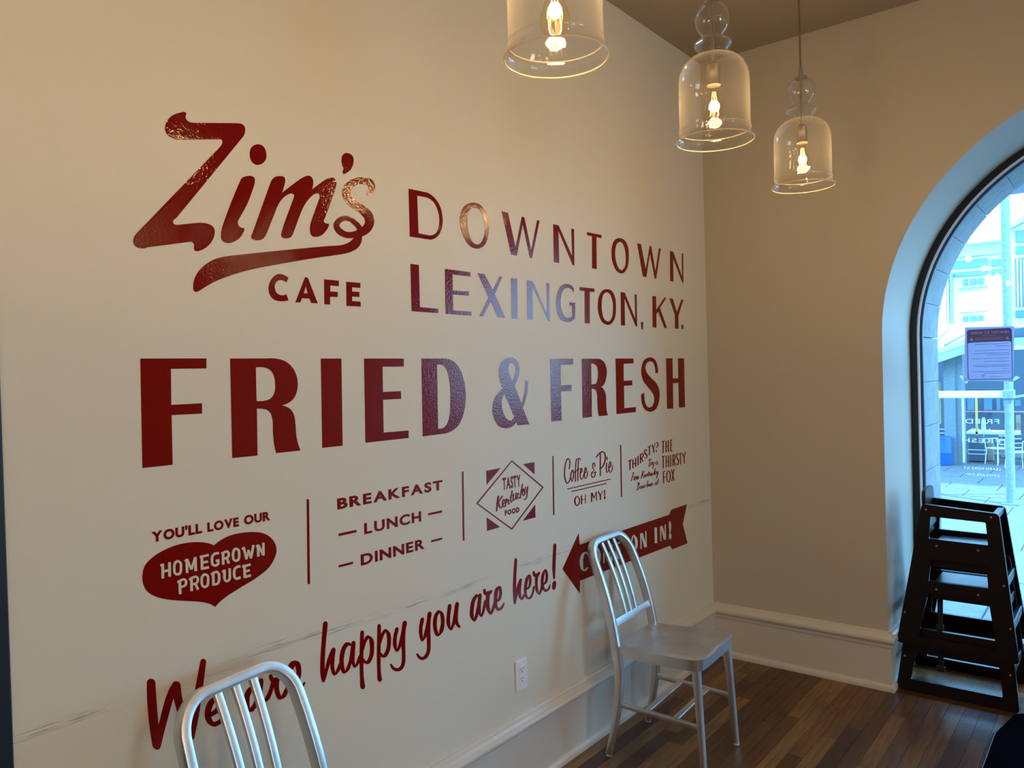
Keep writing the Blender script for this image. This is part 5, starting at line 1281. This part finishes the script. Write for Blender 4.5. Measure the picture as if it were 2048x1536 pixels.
patio_chair(.10, 10.9, -.7, 'white metal patio chair partly behind the steel post')
patio_chair(.62, 11.3, 2.4, 'white metal patio chair farthest right outside')
patio_chair(-.72, 11.2, .2, 'white metal patio chair behind the blue barrel')

# tall building across the plaza
bd = empty('building', (-1.5, 24, 0), 'pale building with horizontal window strips across the plaza', 'building')
L = bd.location
box('facade_wall', M_WHITE, -16 - L[0], 12 - L[0], .2, .6, -.1, 5.45, bd)
for dx in (0, 2.95, 5.9, -2.95):
    for k in ('panel', 'win1', 'win1b', 'win2', 'win2b', 'winA', 'winA2', 'winB', 'winB2', 'postdark', 'colsA', 'colsB'):
        x0, x1, z0, z1, y = EXT[k]
        if k == 'panel': x1 = x0 + 2.95
        nm = {'p': 'siding_panel', 'w': 'window', 'c': 'column'}[k[0]]
        m = M_SIDE if k == 'panel' else (M_DGLASS if k[0] == 'w' else (M_GALV if k == 'postdark' else M_WHITE))
        if k == 'postdark': nm = 'post'
        dd = .12 if k[0] == 'w' else .25
        yy = y - L[1] + (.10 if k[0] == 'w' else 0)
        o = box(nm, m, x0 + dx - L[0], x1 + dx - L[0], yy, yy + dd, z0, z1, bd)
        if k in ('winA', 'winB'):
            box('mullion', M_WHITE, (x0+x1)/2 + dx - .012 - L[0], (x0+x1)/2 + dx + .012 - L[0], yy - .02, yy + .02, z0, z1, o)
            box('sill', M_GALV, x0 + dx - .1 - L[0], x1 + dx + .32 - L[0], yy - .08, yy + .05, (z0 - .12) if k == 'winA' else (z1 + .10), (z0 - .085) if k == 'winA' else (z1 + .135), o)
x0, x1, z0, z1, y = EXT['gutter']
box('gutter', M_WHITE, -14 - L[0], 10 - L[0], y - L[1] - .1, .1, z0, z1, bd)
x0, x1, z0, z1, y = EXT['band']
box('floor_band', M_WHITE, -14 - L[0], 10 - L[0], y - L[1], .1, z0, z1, bd)

b2 = empty('building', (0, 16, 0), 'white gabled bay with tall panes, right edge of the window view', 'building')
L = b2.location
g0, g1, g2, g3 = [Vector(p) for p in GABLE]
gs = (g1 - g0) / (g1.x - g0.x)
pk = g0 + gs * 1.8; en = Vector((pk.x * 2 - g0.x, g0.y, g0.z))
quad('gable_trim', M_SIDE, [g0, pk, pk - Vector((0, 0, .13)), g0 - Vector((0, 0, .13))], b2, (0, .3, 0))
quad('gable_trim', M_SIDE, [pk, en, en - Vector((0, 0, .13)), pk - Vector((0, 0, .13))], b2, (0, .3, 0))
quad('bay_wall', M_WHITE, [Vector((g0.x + .05, 16.02, 2.0)), Vector((g0.x + .05, 16.02, g0.z)), Vector((pk.x, 16.02, pk.z)), Vector((en.x - .05, 16.02, en.z)), Vector((en.x - .05, 16.02, 2.0))], b2, (0, .2, 0))
for k in ('rw1', 'rw2', 'rw3', 'rw4'):
    for dx in (0, .36, .72, 1.08):
        x0, x1, z0, z1, y = EXT[k]
        wn_ = box('window', M_DGLASS, x0 + dx, x1 + dx, -.04, .03, z0, z1, b2)
        if k == 'rw3':
            for q in range(4): box('blind_slat', M_WHITE, x0 + dx + .03 + q*.062, x0 + dx + .055 + q*.062, -.06, -.04, z0, z1 - .04*q, wn_)
be = empty('steel_beam', (.6, 9, 1.8), 'white steel beam right of the galvanised post', 'beam')
for k, nm in (('beamR', 'web'), ('beamR2', 'flange')):
    x0, x1, z0, z1, y = EXT[k]; box(nm, M_SIDE if k == 'beamR' else M_WHITE, x0 - .6, x1 + 2.6, 0, .1 if k == 'beamR' else .16, z0 - 1.8, z1 - 1.8, be)
be2 = box('post', M_GALV, 2.0, 2.1, 0, .1, -1.92, -.05, be)
